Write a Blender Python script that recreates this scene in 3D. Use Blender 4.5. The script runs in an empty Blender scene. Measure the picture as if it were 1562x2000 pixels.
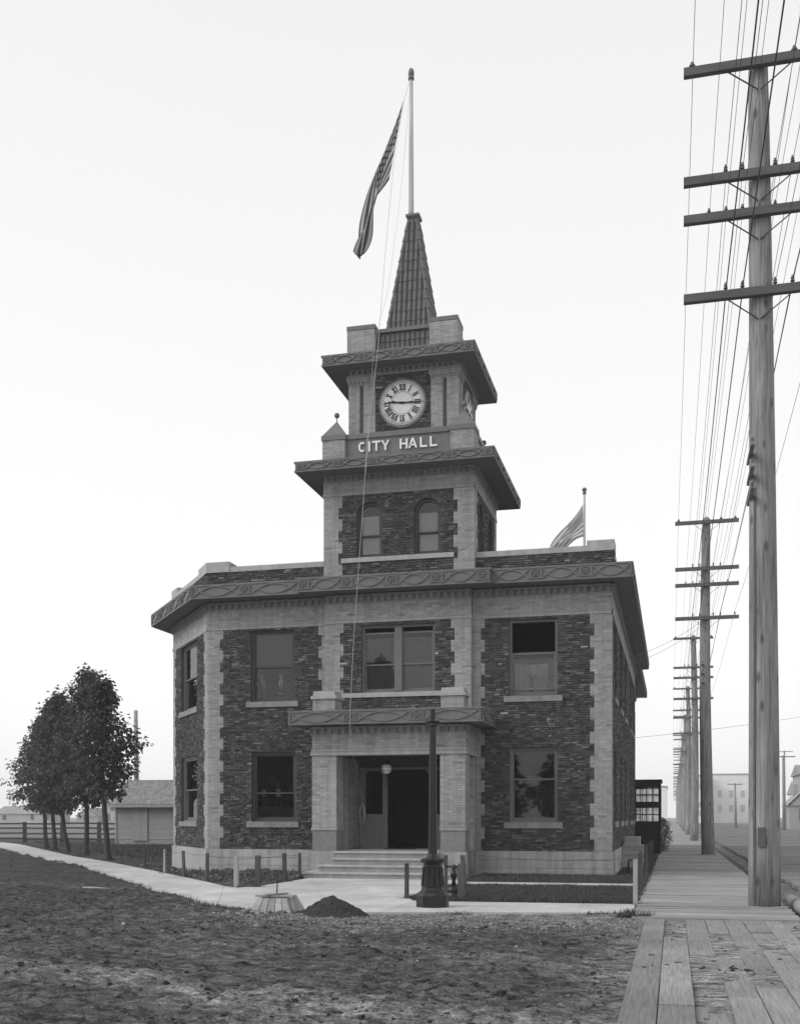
import bpy, bmesh, math, random
import numpy as np
from mathutils import Vector, Matrix
random.seed(7); RNG = np.random.default_rng(7)
SC = bpy.context.scene; COL = SC.collection
# ------------------------------------------------------------------ camera, sky, sun, exposure
F_PX = 2135.0; TH = math.atan(534.0/F_PX)
cam = bpy.data.cameras.new('camera'); camo = bpy.data.objects.new('camera', cam); COL.objects.link(camo)
camo.location = (0, 0, 1.55); camo.rotation_euler = (math.radians(90), 0, TH)
cam.sensor_fit = 'HORIZONTAL'; cam.sensor_width = 36.0; cam.lens = 36.0*F_PX/1562.0
cam.shift_y = 597.0/1562.0; cam.clip_start = 0.1; cam.clip_end = 6000
SC.camera = camo
SUN_EL, SUN_AZ = math.radians(37), math.radians(-118)     # azimuth clockwise from +Y (the sun stands to the left, a little behind the camera)
w = bpy.data.worlds.new('World'); SC.world = w; w.use_nodes = True
nt = w.node_tree; nt.nodes.clear()
sky = nt.nodes.new('ShaderNodeTexSky'); sky.sky_type = 'NISHITA'; sky.sun_disc = False
sky.sun_elevation = SUN_EL; sky.sun_rotation = SUN_AZ; sky.dust_density = 6.0; sky.air_density = 1.0; sky.ozone_density = 1.0
bw = nt.nodes.new('ShaderNodeRGBToBW')
ov = nt.nodes.new('ShaderNodeMix'); ov.data_type = 'FLOAT'      # a high veil of even cloud over the clear sky
bg = nt.nodes.new('ShaderNodeBackground'); bg.inputs['Strength'].default_value = 0.1
wo = nt.nodes.new('ShaderNodeOutputWorld')
nt.links.new(sky.outputs[0], bw.inputs[0]); nt.links.new(bw.outputs[0], ov.inputs[3])
ov.inputs[0].default_value = 0.2
tc = nt.nodes.new('ShaderNodeTexCoord'); sx = nt.nodes.new('ShaderNodeSeparateXYZ'); nt.links.new(tc.outputs['Generated'], sx.inputs[0])
el = nt.nodes.new('ShaderNodeMapRange'); el.inputs[1].default_value = 0.12; el.inputs[2].default_value = 1.0; el.inputs[3].default_value = 12.1; el.inputs[4].default_value = 8.6   # hazy sky: palest low down, greyer overhead
nt.links.new(sx.outputs[2], el.inputs[0]); nt.links.new(el.outputs[0], ov.inputs[2])
nt.links.new(ov.outputs[0], bg.inputs['Color']); nt.links.new(bg.outputs[0], wo.inputs[0])
sun = bpy.data.lights.new('sun', 'SUN'); suno = bpy.data.objects.new('sun', sun); COL.objects.link(suno)
sun.energy = 1.5; sun.angle = math.radians(28); sun.color = (1.0, 1.0, 1.0)
sd = Vector((math.sin(SUN_AZ)*math.cos(SUN_EL), math.cos(SUN_AZ)*math.cos(SUN_EL), math.sin(SUN_EL)))
suno.rotation_euler = sd.to_track_quat('Z', 'Y').to_euler(); suno.location = (-30, -20, 40)
vs = SC.view_settings; SC.display_settings.display_device = 'sRGB'
vs.view_transform = 'Standard'; vs.look = 'None'; vs.exposure = 0.08; vs.gamma = 1.0; vs.use_curve_mapping = False
SC.render.engine = 'CYCLES'; cy = SC.cycles
cy.use_denoising = True; cy.max_bounces = 8; cy.transparent_max_bounces = 16; cy.volume_bounces = 2
cy.use_adaptive_sampling = True; cy.adaptive_threshold = 0.01; cy.sample_clamp_indirect = 8.0
HAZE = 0.00085

# ------------------------------------------------------------------ helpers
def vnoise(x, y, seed=0):
    xi = np.floor(x).astype(np.int64); yi = np.floor(y).astype(np.int64)
    def hsh(a, b):
        n = (a*374761393 + b*668265263 + seed*2147483647) & 0xffffffff
        n = ((n ^ (n >> 13))*1274126177) & 0xffffffff
        return ((n ^ (n >> 16)) & 0xffff)/65535.0
    fx = x-xi; fy = y-yi; fx = fx*fx*(3-2*fx); fy = fy*fy*(3-2*fy)
    a = hsh(xi, yi); b = hsh(xi+1, yi); c = hsh(xi, yi+1); d = hsh(xi+1, yi+1)
    return (a*(1-fx)+b*fx)*(1-fy)+(c*(1-fx)+d*fx)*fy
def fbm(x, y, sc, octv=4, seed=0):
    s = 0; a = 1.0; t = 0
    for k in range(octv):
        s = s+a*vnoise(x*sc, y*sc, seed+k*17); t += a; a *= .5; sc *= 2.03
    return s/t
def inpoly(x, y, poly):
    r = np.zeros(x.shape, bool); n = len(poly)
    for i in range(n):
        x0, y0 = poly[i]; x1, y1 = poly[(i+1) % n]
        c = ((y0 > y) != (y1 > y))
        with np.errstate(divide='ignore', invalid='ignore'):
            xx = (x1-x0)*(y-y0)/((y1-y0) if y1 != y0 else 1e-9)+x0
        r ^= c & (x < xx)
    return r

def worg(o):
    v = Vector((0, 0, 0))
    while o is not None:
        v = v+Vector(o.location); o = o.parent
    return v
def tag(o, label=None, cat=None, group=None, kind=None):
    if label: o['label'] = label
    if cat: o['category'] = cat
    if group: o['group'] = group
    if kind: o['kind'] = kind
    return o
def thing(name, loc, label, cat, group=None):
    o = bpy.data.objects.new(name, None); COL.objects.link(o); o.location = loc
    o.empty_display_size = .2
    return tag(o, label, cat, group)

class Fr:                                   # a wall frame: s along the wall, d inwards, z up
    def __init__(s, x, y, dx, dy):
        l = math.hypot(dx, dy); s.x, s.y, s.dx, s.dy = x, y, dx/l, dy/l; s.nx, s.ny = s.dy, -s.dx
    def p(s, a, d, z): return (s.x+s.dx*a-s.nx*d, s.y+s.dy*a-s.ny*d, z)

class MB:
    def __init__(s): s.v = []; s.f = []; s.t = []; s.uv = None
    def add(s, vs_, fs, tone=1.0):
        n = len(s.v); s.v += [tuple(p) for p in vs_]
        for q in fs: s.f.append(tuple(n+i for i in q)); s.t.append(tone)
        return s
    def box(s, x0, x1, y0, y1, z0, z1, tone=1.0):
        return s.add([(x0, y0, z0), (x1, y0, z0), (x1, y1, z0), (x0, y1, z0), (x0, y0, z1), (x1, y0, z1), (x1, y1, z1), (x0, y1, z1)],
                     [(0, 3, 2, 1), (4, 5, 6, 7), (0, 1, 5, 4), (1, 2, 6, 5), (2, 3, 7, 6), (3, 0, 4, 7)], tone)
    def fbox(s, F, s0, s1, d0, d1, z0, z1, tone=1.0):
        P = F.p
        return s.add([P(s0, d0, z0), P(s1, d0, z0), P(s1, d1, z0), P(s0, d1, z0), P(s0, d0, z1), P(s1, d0, z1), P(s1, d1, z1), P(s0, d1, z1)],
                     [(0, 3, 2, 1), (4, 5, 6, 7), (0, 1, 5, 4), (1, 2, 6, 5), (2, 3, 7, 6), (3, 0, 4, 7)], tone)
    def fext(s, F, poly, d0, d1, tone=1.0):   # poly in (s,z), counter-clockwise seen from outside
        n = len(poly)
        return s.add([F.p(a, d0, z) for a, z in poly]+[F.p(a, d1, z) for a, z in poly],
                     [tuple(range(n)), tuple(range(2*n-1, n-1, -1))]+[(i, n+i, n+(i+1) % n, (i+1) % n) for i in range(n)], tone)
    def prism(s, poly, z0, z1, tone=1.0):
        n = len(poly)
        return s.add([(x, y, z0) for x, y in poly]+[(x, y, z1) for x, y in poly],
                     [tuple(range(n-1, -1, -1)), tuple(range(n, 2*n))]+[(i, (i+1) % n, n+(i+1) % n, n+i) for i in range(n)], tone)
    def frust(s, cx, cy_, z0, z1, hx0, hy0, hx1, hy1, tone=1.0):
        vs_ = [(cx-hx0, cy_-hy0, z0), (cx+hx0, cy_-hy0, z0), (cx+hx0, cy_+hy0, z0), (cx-hx0, cy_+hy0, z0),
               (cx-hx1, cy_-hy1, z1), (cx+hx1, cy_-hy1, z1), (cx+hx1, cy_+hy1, z1), (cx-hx1, cy_+hy1, z1)]
        return s.add(vs_, [(0, 3, 2, 1), (4, 5, 6, 7), (0, 1, 5, 4), (1, 2, 6, 5), (2, 3, 7, 6), (3, 0, 4, 7)], tone)
    def tube(s, pts, r, n=8, cap=True, tone=1.0):
        pts = [Vector(p) for p in pts]; m = len(pts)
        rs = r if isinstance(r, (list, tuple)) else [r]*m
        base = len(s.v); up = None
        for i, p in enumerate(pts):
            t = (pts[min(i+1, m-1)]-pts[max(i-1, 0)]).normalized()
            if up is None: up = Vector((0, 0, 1)) if abs(t.z) < .9 else Vector((1, 0, 0))
            a = t.cross(up)
            if a.length < 1e-5: a = t.cross(Vector((0, 1, 0)))
            a.normalize(); b = t.cross(a); up = -b if False else up
            for k in range(n):
                q = 2*math.pi*k/n
                s.v.append(tuple(p+(a*math.cos(q)+b*math.sin(q))*rs[i]))
        for i in range(m-1):
            for k in range(n):
                s.f.append((base+i*n+k, base+i*n+(k+1) % n, base+(i+1)*n+(k+1) % n, base+(i+1)*n+k)); s.t.append(tone)
        if cap:
            s.f.append(tuple(base+k for k in range(n-1, -1, -1))); s.t.append(tone)
            s.f.append(tuple(base+(m-1)*n+k for k in range(n))); s.t.append(tone)
        return s
    def bar(s, a, b, wdt, hgt, tone=1.0):
        a = Vector(a); b = Vector(b); t = (b-a).normalized()
        u = t.cross(Vector((0, 0, 1)))
        if u.length < 1e-4: u = Vector((1, 0, 0))
        u.normalize(); v = u.cross(t); u = u*wdt/2; v = v*hgt/2
        return s.add([a-u-v, a+u-v, a+u+v, a-u+v, b-u-v, b+u-v, b+u+v, b-u+v],
                     [(0, 1, 2, 3), (7, 6, 5, 4), (0, 4, 5, 1), (1, 5, 6, 2), (2, 6, 7, 3), (3, 7, 4, 0)], tone)
    def lathe(s, cx, cy_, prof, n=16, tone=1.0, sq=False):
        base = len(s.v); m = len(prof)
        for r, z in prof:
            for k in range(n):
                q = 2*math.pi*(k+(.5 if sq else 0))/n
                s.v.append((cx+r*math.cos(q), cy_+r*math.sin(q), z))
        for i in range(m-1):
            for k in range(n):
                s.f.append((base+i*n+k, base+i*n+(k+1) % n, base+(i+1)*n+(k+1) % n, base+(i+1)*n+k)); s.t.append(tone)
        s.f.append(tuple(base+k for k in range(n-1, -1, -1))); s.t.append(tone)
        s.f.append(tuple(base+(m-1)*n+k for k in range(n))); s.t.append(tone)
        return s
    def mesh(s, name, mat, org=(0, 0, 0), smooth=False, fix=True):
        me = bpy.data.meshes.new(name); o = Vector(org)
        me.from_pydata([(x-o.x, y-o.y, z-o.z) for x, y, z in s.v], [], s.f)
        me.update()
        if len(set(s.t)) > 1 or (s.t and s.t[0] != 1.0) or True:
            at = me.attributes.new('tone', 'FLOAT', 'FACE'); at.data.foreach_set('value', np.array(s.t, dtype=np.float32))
        if smooth: me.polygons.foreach_set('use_smooth', [True]*len(me.polygons))
        if fix and len(s.f) < 60000:
            bm = bmesh.new(); bm.from_mesh(me); bmesh.ops.recalc_face_normals(bm, faces=bm.faces[:]); bm.to_mesh(me); bm.free()
        me.materials.append(mat)
        return me
    def build(s, name, mat, parent=None, smooth=False, kind=None, fix=True, org=None):
        if parent is not None: g = worg(parent)
        elif org is not None: g = Vector(org)
        else:
            a = np.array(s.v); g = Vector(((a[:, 0].min()+a[:, 0].max())/2, (a[:, 1].min()+a[:, 1].max())/2, a[:, 2].min()))
        o = bpy.data.objects.new(name, s.mesh(name, mat, g, smooth, fix)); COL.objects.link(o)
        if parent is not None: o.parent = parent
        else: o.location = g
        if kind: o['kind'] = kind
        return o
def inst(name, me, parent, loc, rot=None):
    o = bpy.data.objects.new(name, me); COL.objects.link(o)
    M = Matrix.Translation(Vector(loc)-(worg(parent) if parent is not None else Vector()))
    if rot is not None: M = M @ rot.to_4x4()
    if parent is not None: o.parent = parent
    o.matrix_basis = M
    return o
def copy_tree(o, parent=None):
    c = o.copy(); COL.objects.link(c)
    if parent is not None: c.parent = parent
    for ch in list(o.children): copy_tree(ch, c)
    return c
def smooth_by_angle(o, deg=40):
    me = o.data; bm = bmesh.new(); bm.from_mesh(me)
    for f_ in bm.faces: f_.smooth = True
    for e in bm.edges:
        if len(e.link_faces) == 2 and e.calc_face_angle(0) > math.radians(deg): e.smooth = False
    bm.to_mesh(me); bm.free()

# ------------------------------------------------------------------ materials (greys: the picture is black and white)
MATS = {}
def mat(name, lo, hi, scale=4.0, rough=.85, bump=.2, bscale=None, stretch=(1, 1, 1), spec=.3, detail=6.0, big=0.0, rnd=0.0, tone=True, metal=0.0, streak=0.0):
    if name in MATS: return MATS[name]
    m = bpy.data.materials.new(name); m.use_nodes = True; n = m.node_tree; n.nodes.clear(); L = n.links.new
    out = n.nodes.new('ShaderNodeOutputMaterial'); b = n.nodes.new('ShaderNodeBsdfPrincipled')
    b.inputs['Roughness'].default_value = rough; b.inputs['Specular IOR Level'].default_value = spec; b.inputs['Metallic'].default_value = metal
    geo = n.nodes.new('ShaderNodeNewGeometry'); mp = n.nodes.new('ShaderNodeMapping'); mp.inputs['Scale'].default_value = stretch
    L(geo.outputs['Position'], mp.inputs['Vector'])
    nz = n.nodes.new('ShaderNodeTexNoise'); nz.inputs['Scale'].default_value = scale; nz.inputs['Detail'].default_value = detail; nz.inputs['Roughness'].default_value = .62
    L(mp.outputs[0], nz.inputs['Vector'])
    mr = n.nodes.new('ShaderNodeMapRange'); mr.inputs[1].default_value = .28; mr.inputs[2].default_value = .72; mr.inputs[3].default_value = lo; mr.inputs[4].default_value = hi
    L(nz.outputs[0], mr.inputs[0]); cur = mr.outputs[0]
    def mul(a, bsock):
        q = n.nodes.new('ShaderNodeMath'); q.operation = 'MULTIPLY'; L(a, q.inputs[0]); L(bsock, q.inputs[1]); return q.outputs[0]
    if big > 0:
        n2 = n.nodes.new('ShaderNodeTexNoise'); n2.inputs['Scale'].default_value = .6; n2.inputs['Detail'].default_value = 3
        L(geo.outputs['Position'], n2.inputs['Vector'])
        m2 = n.nodes.new('ShaderNodeMapRange'); m2.inputs[1].default_value = .3; m2.inputs[2].default_value = .7; m2.inputs[3].default_value = 1-big; m2.inputs[4].default_value = 1+big
        L(n2.outputs[0], m2.inputs[0]); cur = mul(cur, m2.outputs[0])
    if streak > 0:
        mp3 = n.nodes.new('ShaderNodeMapping'); mp3.inputs['Scale'].default_value = (7, 7, .5); L(geo.outputs['Position'], mp3.inputs['Vector'])
        n3 = n.nodes.new('ShaderNodeTexNoise'); n3.inputs['Scale'].default_value = 1.0; n3.inputs['Detail'].default_value = 4; L(mp3.outputs[0], n3.inputs['Vector'])
        m3 = n.nodes.new('ShaderNodeMapRange'); m3.inputs[1].default_value = .35; m3.inputs[2].default_value = .7; m3.inputs[3].default_value = 1+streak*.4; m3.inputs[4].default_value = 1-streak
        L(n3.outputs[0], m3.inputs[0]); cur = mul(cur, m3.outputs[0])
    if tone:
        at = n.nodes.new('ShaderNodeAttribute'); at.attribute_name = 'tone'; cur = mul(cur, at.outputs['Fac'])
    if rnd > 0:
        oi = n.nodes.new('ShaderNodeObjectInfo'); m4 = n.nodes.new('ShaderNodeMapRange'); m4.inputs[3].default_value = 1-rnd; m4.inputs[4].default_value = 1+rnd
        L(oi.outputs['Random'], m4.inputs[0]); cur = mul(cur, m4.outputs[0])
    L(cur, b.inputs['Base Color'])
    if bump > 0:
        bp = n.nodes.new('ShaderNodeBump'); bp.inputs['Strength'].default_value = bump; bp.inputs['Distance'].default_value = .02
        if bscale:
            nb = n.nodes.new('ShaderNodeTexNoise'); nb.inputs['Scale'].default_value = bscale; nb.inputs['Detail'].default_value = 5; L(mp.outputs[0], nb.inputs['Vector']); L(nb.outputs[0], bp.inputs['Height'])
        else: L(nz.outputs[0], bp.inputs['Height'])
        L(bp.outputs[0], b.inputs['Normal'])
    L(b.outputs[0], out.inputs[0]); MATS[name] = m
    return m
M_BRICK = mat('brick', .85, 1.15, 18, .85, .35, 60, spec=.25, streak=.16, big=.08)            # the colour itself is the tone of each brick
M_MORTAR_D = mat('dark_mortar', .06, .085, 10, .95, .2)
M_MORTAR_L = mat('pale_mortar', .17, .23, 10, .95, .2)
M_CONC = mat('concrete', .36, .46, 3, .9, .25, 25, big=.1, streak=.16)
M_FOUND = mat('foundation_concrete', .31, .41, 4, .9, .3, 30, big=.12, streak=.2, rnd=.06)
M_STEP_SHADED = mat('shaded_step_concrete', .23, .31, 5, .9, .3, 30, big=.08, streak=.1)  # riser concrete, darkened in the colour for the light it misses
M_WALK = mat('walk_concrete', .37, .51, 1.6, .9, .25, 30, stretch=(1.6, .7, 1), big=.15, rnd=.05, detail=9)
M_STONE = mat('sill_stone', .34, .44, 5, .85, .2, 30, streak=.12)
M_SILL = mat('window_sill_stone', .21, .28, 5, .85, .2, 30, streak=.2)
M_CORN = mat('painted_cornice_metal', .14, .165, 5, .6, .1, 20, spec=.35, big=.06, streak=.06)
M_SASH_SHADED = mat('shaded_sash_paint', .055, .075, 8, .55, .05)  # same sash paint with the shade of the reveals put into the tone
M_SASHL = mat('pale_sash_paint', .13, .17, 8, .55, .05)  # sash paint without the painted reveal shade
M_TILE = mat('clay_tile', .105, .14, 6, .7, .15, rnd=.14)
M_IRON = mat('black_iron', .007, .014, 12, .42, .12, 30, spec=.42)
M_POLE = mat('pole_wood', .13, .36, 11, .85, .8, 16, stretch=(2.2, 2.2, .10), detail=10, streak=.25, big=.12)
M_ARM = mat('arm_wood', .085, .13, 8, .8, .3, stretch=(.2, 1, 1))
M_WIRE = mat('wire', .03, .04, 5, .6, 0)
M_INS = mat('insulator_glass', .06, .11, 20, .25, 0, spec=.5)
M_PLANK = mat('weathered_plank', .19, .39, 5, .9, .5, 12, stretch=(.35, 9, 1), rnd=.2, detail=9, big=.12)
M_PLANKY = mat('weathered_crossing_plank', .15, .30, 5, .9, .5, 12, stretch=(9, .35, 1), rnd=.2, detail=9, big=.18)
M_ROADP = mat('road_plank', .15, .24, 4, .95, .5, 10, stretch=(.3, 6, 1), rnd=.16, detail=8)
M_STAKE = mat('stake_wood', .05, .095, 10, .85, .3, stretch=(1, 1, .2), rnd=.3)
M_STAKEL = mat('pale_stake_wood', .28, .38, 10, .85, .3, stretch=(1, 1, .2))
M_BOARD = mat('grey_siding', .27, .37, 6, .85, .3, stretch=(.3, .3, 4), rnd=.06)
M_SHINGLE = mat('shingle', .15, .26, 9, .95, .3, rnd=.1)
M_FENCE = mat('old_fence_wood', .035, .065, 6, .9, .3, rnd=.2)
M_BLACKP = mat('black_painted_wood', .007, .012, 8, .7, .1, spec=.15)
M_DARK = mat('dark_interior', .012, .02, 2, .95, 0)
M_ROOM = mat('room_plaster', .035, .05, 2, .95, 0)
M_DOOR = mat('door_paint', .19, .25, 8, .6, .1, stretch=(1, 1, .3))
M_SHADE = mat('window_shade', .09, .13, 2, .95, .0)
M_SHADEM = mat('mid_window_shade', .14, .18, 2, .95, .0)
M_PANESHEEN = mat('pane_sheen_sheet', .62, .70, 2, .95, .0)  # sheet behind the tower panes, sky sheen put into its pale colour
M_CURT = mat('curtain', .45, .55, 12, .95, .1, stretch=(3, 3, .1))
M_WHITE = mat('white_paint', .80, .87, 8, .6, 0)
M_DIAL = mat('clock_dial', .62, .70, 4, .5, 0)
M_BLACK = mat('black_paint', .015, .02, 8, .5, 0)
M_MASTW = mat('mast_paint', .42, .50, 6, .6, .05, stretch=(1, 1, .2))
M_BARK = mat('bark', .035, .07, 14, .95, .5, stretch=(1, 1, .3))
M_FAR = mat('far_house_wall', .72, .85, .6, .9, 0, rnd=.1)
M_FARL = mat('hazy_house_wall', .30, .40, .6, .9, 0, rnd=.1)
M_FARG = mat('hazy_window', .36, .46, 3, .3, 0)  # haze over the far panes is put into this pale colour
M_FARR = mat('far_roof', .22, .3, 1, .9, 0, rnd=.15)
M_FARW = mat('far_window', .05, .07, 3, .3, 0)
M_SKIN = mat('skin', .38, .46, 10, .6, 0); M_SUIT = mat('dark_suit_cloth', .010, .016, 20, .95, .1); M_SHIRT = mat('white_shirt', .72, .8, 20, .9, 0)
M_HAIR = mat('grey_hair', .2, .3, 30, .8, 0)
M_POT = mat('clay_pot', .12, .16, 10, .8, 0)
M_ROPE = mat('rope', .42, .5, 40, .9, 0)
M_GLOBE = mat('frosted_globe', .6, .7, 10, .3, 0, spec=.5)
M_ROCK = mat('pebble', .11, .34, 3, .9, .3, rnd=.3)
M_SOIL = mat('heaped_soil', .018, .05, 14, .98, .9, 25, detail=10)
M_LOG = mat('log', .2, .3, 10, .9, .4)

def add_knots(m):
    n = m.node_tree; L = n.links.new; b = [q for q in n.nodes if q.type == 'BSDF_PRINCIPLED'][0]; src = b.inputs['Base Color'].links[0].from_socket
    geo = n.nodes.new('ShaderNodeNewGeometry'); mp = n.nodes.new('ShaderNodeMapping'); mp.inputs['Scale'].default_value = (5.5, 5.5, 2.0); L(geo.outputs['Position'], mp.inputs['Vector'])
    v = n.nodes.new('ShaderNodeTexVoronoi'); v.inputs['Scale'].default_value = 1.0; v.inputs['Randomness'].default_value = 1.0; L(mp.outputs[0], v.inputs['Vector'])
    mr = n.nodes.new('ShaderNodeMapRange'); mr.inputs[1].default_value = .10; mr.inputs[2].default_value = .26; mr.inputs[3].default_value = .38; mr.inputs[4].default_value = 1.0; L(v.outputs['Distance'], mr.inputs[0])
    mp2 = n.nodes.new('ShaderNodeMapping'); mp2.inputs['Scale'].default_value = (60, 60, 1.1); L(geo.outputs['Position'], mp2.inputs['Vector'])
    z = n.nodes.new('ShaderNodeTexNoise'); z.inputs['Scale'].default_value = 1.0; z.inputs['Detail'].default_value = 3; L(mp2.outputs[0], z.inputs['Vector'])
    m2 = n.nodes.new('ShaderNodeMapRange'); m2.inputs[1].default_value = .30; m2.inputs[2].default_value = .40; m2.inputs[3].default_value = .45; m2.inputs[4].default_value = 1.0; L(z.outputs[0], m2.inputs[0])
    c = src
    for k in (mr.outputs[0], m2.outputs[0]):
        q = n.nodes.new('ShaderNodeMath'); q.operation = 'MULTIPLY'; L(c, q.inputs[0]); L(k, q.inputs[1]); c = q.outputs[0]
    L(c, b.inputs['Base Color'])
add_knots(M_POLE)
def leaf_mat(name, lo, hi, trans=.3):
    m = bpy.data.materials.new(name); m.use_nodes = True; n = m.node_tree; n.nodes.clear(); L = n.links.new
    out = n.nodes.new('ShaderNodeOutputMaterial'); d = n.nodes.new('ShaderNodeBsdfPrincipled'); d.inputs['Roughness'].default_value = .55; d.inputs['Specular IOR Level'].default_value = .3
    t = n.nodes.new('ShaderNodeBsdfTranslucent'); mx = n.nodes.new('ShaderNodeMixShader'); mx.inputs[0].default_value = trans
    at = n.nodes.new('ShaderNodeAttribute'); at.attribute_name = 'tone'
    mr = n.nodes.new('ShaderNodeMapRange'); mr.inputs[1].default_value = 0; mr.inputs[2].default_value = 1; mr.inputs[3].default_value = lo; mr.inputs[4].default_value = hi
    L(at.outputs['Fac'], mr.inputs[0]); L(mr.outputs[0], d.inputs['Base Color']); L(mr.outputs[0], t.inputs['Color'])
    L(d.outputs[0], mx.inputs[1]); L(t.outputs[0], mx.inputs[2]); L(mx.outputs[0], out.inputs[0]); return m
M_LEAF = leaf_mat('leaf', .016, .16); M_LEAFHAZE = leaf_mat('haze_paled_leaf', .12, .34); M_GRASS = leaf_mat('grass_blade', .025, .125, .2)  # shrub leaves carry the haze in their paler tone

def glass_mat():
    m = bpy.data.materials.new('window_glass'); m.use_nodes = True; n = m.node_tree; n.nodes.clear(); L = n.links.new
    out = n.nodes.new('ShaderNodeOutputMaterial'); tr = n.nodes.new('ShaderNodeBsdfTransparent'); tr.inputs[0].default_value = (.86, .86, .86, 1)
    gl = n.nodes.new('ShaderNodeBsdfGlossy'); gl.inputs['Roughness'].default_value = .015
    fr = n.nodes.new('ShaderNodeFresnel'); fr.inputs['IOR'].default_value = 1.5
    nz = n.nodes.new('ShaderNodeTexNoise'); nz.inputs['Scale'].default_value = 2.2; nz.inputs['Detail'].default_value = 2
    geo = n.nodes.new('ShaderNodeNewGeometry'); L(geo.outputs['Position'], nz.inputs['Vector'])
    bp = n.nodes.new('ShaderNodeBump'); bp.inputs['Strength'].default_value = .05; bp.inputs['Distance'].default_value = .01; L(nz.outputs[0], bp.inputs['Height'])
    L(bp.outputs[0], gl.inputs['Normal'])
    mx = n.nodes.new('ShaderNodeMixShader'); L(fr.outputs[0], mx.inputs[0]); L(tr.outputs[0], mx.inputs[1]); L(gl.outputs[0], mx.inputs[2]); L(mx.outputs[0], out.inputs[0])
    return m
M_GLASS = glass_mat()

def ground_mat():
    m = bpy.data.materials.new('ground'); m.use_nodes = True; n = m.node_tree; n.nodes.clear(); L = n.links.new
    out = n.nodes.new('ShaderNodeOutputMaterial'); b = n.nodes.new('ShaderNodeBsdfPrincipled'); b.inputs['Roughness'].default_value = .97; b.inputs['Specular IOR Level'].default_value = .15
    geo = n.nodes.new('ShaderNodeNewGeometry')
    def noise(sc, det, st=(1, 1, 1), ro=.6):
        mp = n.nodes.new('ShaderNodeMapping'); mp.inputs['Scale'].default_value = st; L(geo.outputs['Position'], mp.inputs['Vector'])
        z = n.nodes.new('ShaderNodeTexNoise'); z.inputs['Scale'].default_value = sc; z.inputs['Detail'].default_value = det; z.inputs['Roughness'].default_value = ro; L(mp.outputs[0], z.inputs['Vector']); return z.outputs[0]
    def rng(s_, a, b_, c, d):
        q = n.nodes.new('ShaderNodeMapRange'); q.inputs[1].default_value = a; q.inputs[2].default_value = b_; q.inputs[3].default_value = c; q.inputs[4].default_value = d; L(s_, q.inputs[0]); return q.outputs[0]
    def mul(a, c):
        q = n.nodes.new('ShaderNodeMath'); q.operation = 'MULTIPLY'; L(a, q.inputs[0]); L(c, q.inputs[1]); return q.outputs[0]
    fine = noise(38, 10, ro=.72); mid = noise(5, 8, (1, 1.7, 1)); clod_shade = noise(7, 8, (.55, 1.3, 1), .75); big = noise(.7, 4, (1, 1.6, 1))
    at = n.nodes.new('ShaderNodeAttribute'); at.attribute_name = 'zone'
    col = mul(mul(rng(fine, .32, .68, .25, 1.9), rng(mid, .34, .66, .42, 1.7)), rng(big, .35, .65, .8, 1.2))
    col = mul(mul(col, rng(clod_shade, .42, .55, .5, 1.15)), at.outputs['Fac'])  # dark hollows between clods: their shade is put into the colour
    L(col, b.inputs['Base Color'])
    bp = n.nodes.new('ShaderNodeBump'); bp.inputs['Strength'].default_value = .9; bp.inputs['Distance'].default_value = .03; L(noise(24, 10, ro=.7), bp.inputs['Height']); L(bp.outputs[0], b.inputs['Normal'])
    L(b.outputs[0], out.inputs[0]); return m
M_GROUND = ground_mat()

def flag_mat(name, w_, d_):
    m = bpy.data.materials.new(name); m.use_nodes = True; n = m.node_tree; n.nodes.clear(); L = n.links.new
    out = n.nodes.new('ShaderNodeOutputMaterial'); uv = n.nodes.new('ShaderNodeUVMap'); sp = n.nodes.new('ShaderNodeSeparateXYZ'); L(uv.outputs[0], sp.inputs[0])
    def M(op, a, b=None, c=None):
        q = n.nodes.new('ShaderNodeMath'); q.operation = op
        for i, x in enumerate((a, b, c)):
            if x is None: continue
            if isinstance(x, (int, float)): q.inputs[i].default_value = x
            else: L(x, q.inputs[i])
        return q.outputs[0]
    U, V = sp.outputs[0], sp.outputs[1]
    st = M('MODULO', M('FLOOR', M('MULTIPLY', M('SUBTRACT', 1.0, V), 12.999)), 2.0)          # 0 dark stripe, 1 white stripe
    can = M('MULTIPLY', M('LESS_THAN', U, .42), M('GREATER_THAN', V, 6/13))
    fu = M('SUBTRACT', M('FRACT', M('MULTIPLY', U, 8/.42)), .5); fv = M('SUBTRACT', M('FRACT', M('MULTIPLY', M('SUBTRACT', V, 6/13), 6/(7/13))), .5)
    star = M('LESS_THAN', M('ADD', M('MULTIPLY', fu, fu), M('MULTIPLY', fv, fv)), .075)
    a = M('ADD', M('MULTIPLY', st, w_-d_), d_); c = M('ADD', M('MULTIPLY', star, w_-d_*.8), d_*.8)
    col = M('ADD', M('MULTIPLY', a, M('SUBTRACT', 1.0, can)), M('MULTIPLY', c, can))
    d = n.nodes.new('ShaderNodeBsdfDiffuse'); t = n.nodes.new('ShaderNodeBsdfTranslucent'); mx = n.nodes.new('ShaderNodeMixShader'); mx.inputs[0].default_value = .4
    L(col, d.inputs[0]); L(col, t.inputs[0]); L(d.outputs[0], mx.inputs[1]); L(t.outputs[0], mx.inputs[2]); L(mx.outputs[0], out.inputs[0]); return m

# pixel of the photograph -> point on the ground (used only to read positions)
CT, ST = math.cos(TH), math.sin(TH)
def G(u, v, z=0.0):
    t = (1.55-z)*F_PX/(v-1597.0); k = (u-781.0)/F_PX
    return Vector((t*(-ST+k*CT), t*(CT+k*ST), z))
def PY(u, v, Y):
    k = (u-781.0)/F_PX; t = Y/(CT+k*ST); return Vector((t*(-ST+k*CT), Y, 1.55+t*(1597.0-v)/F_PX))

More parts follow.
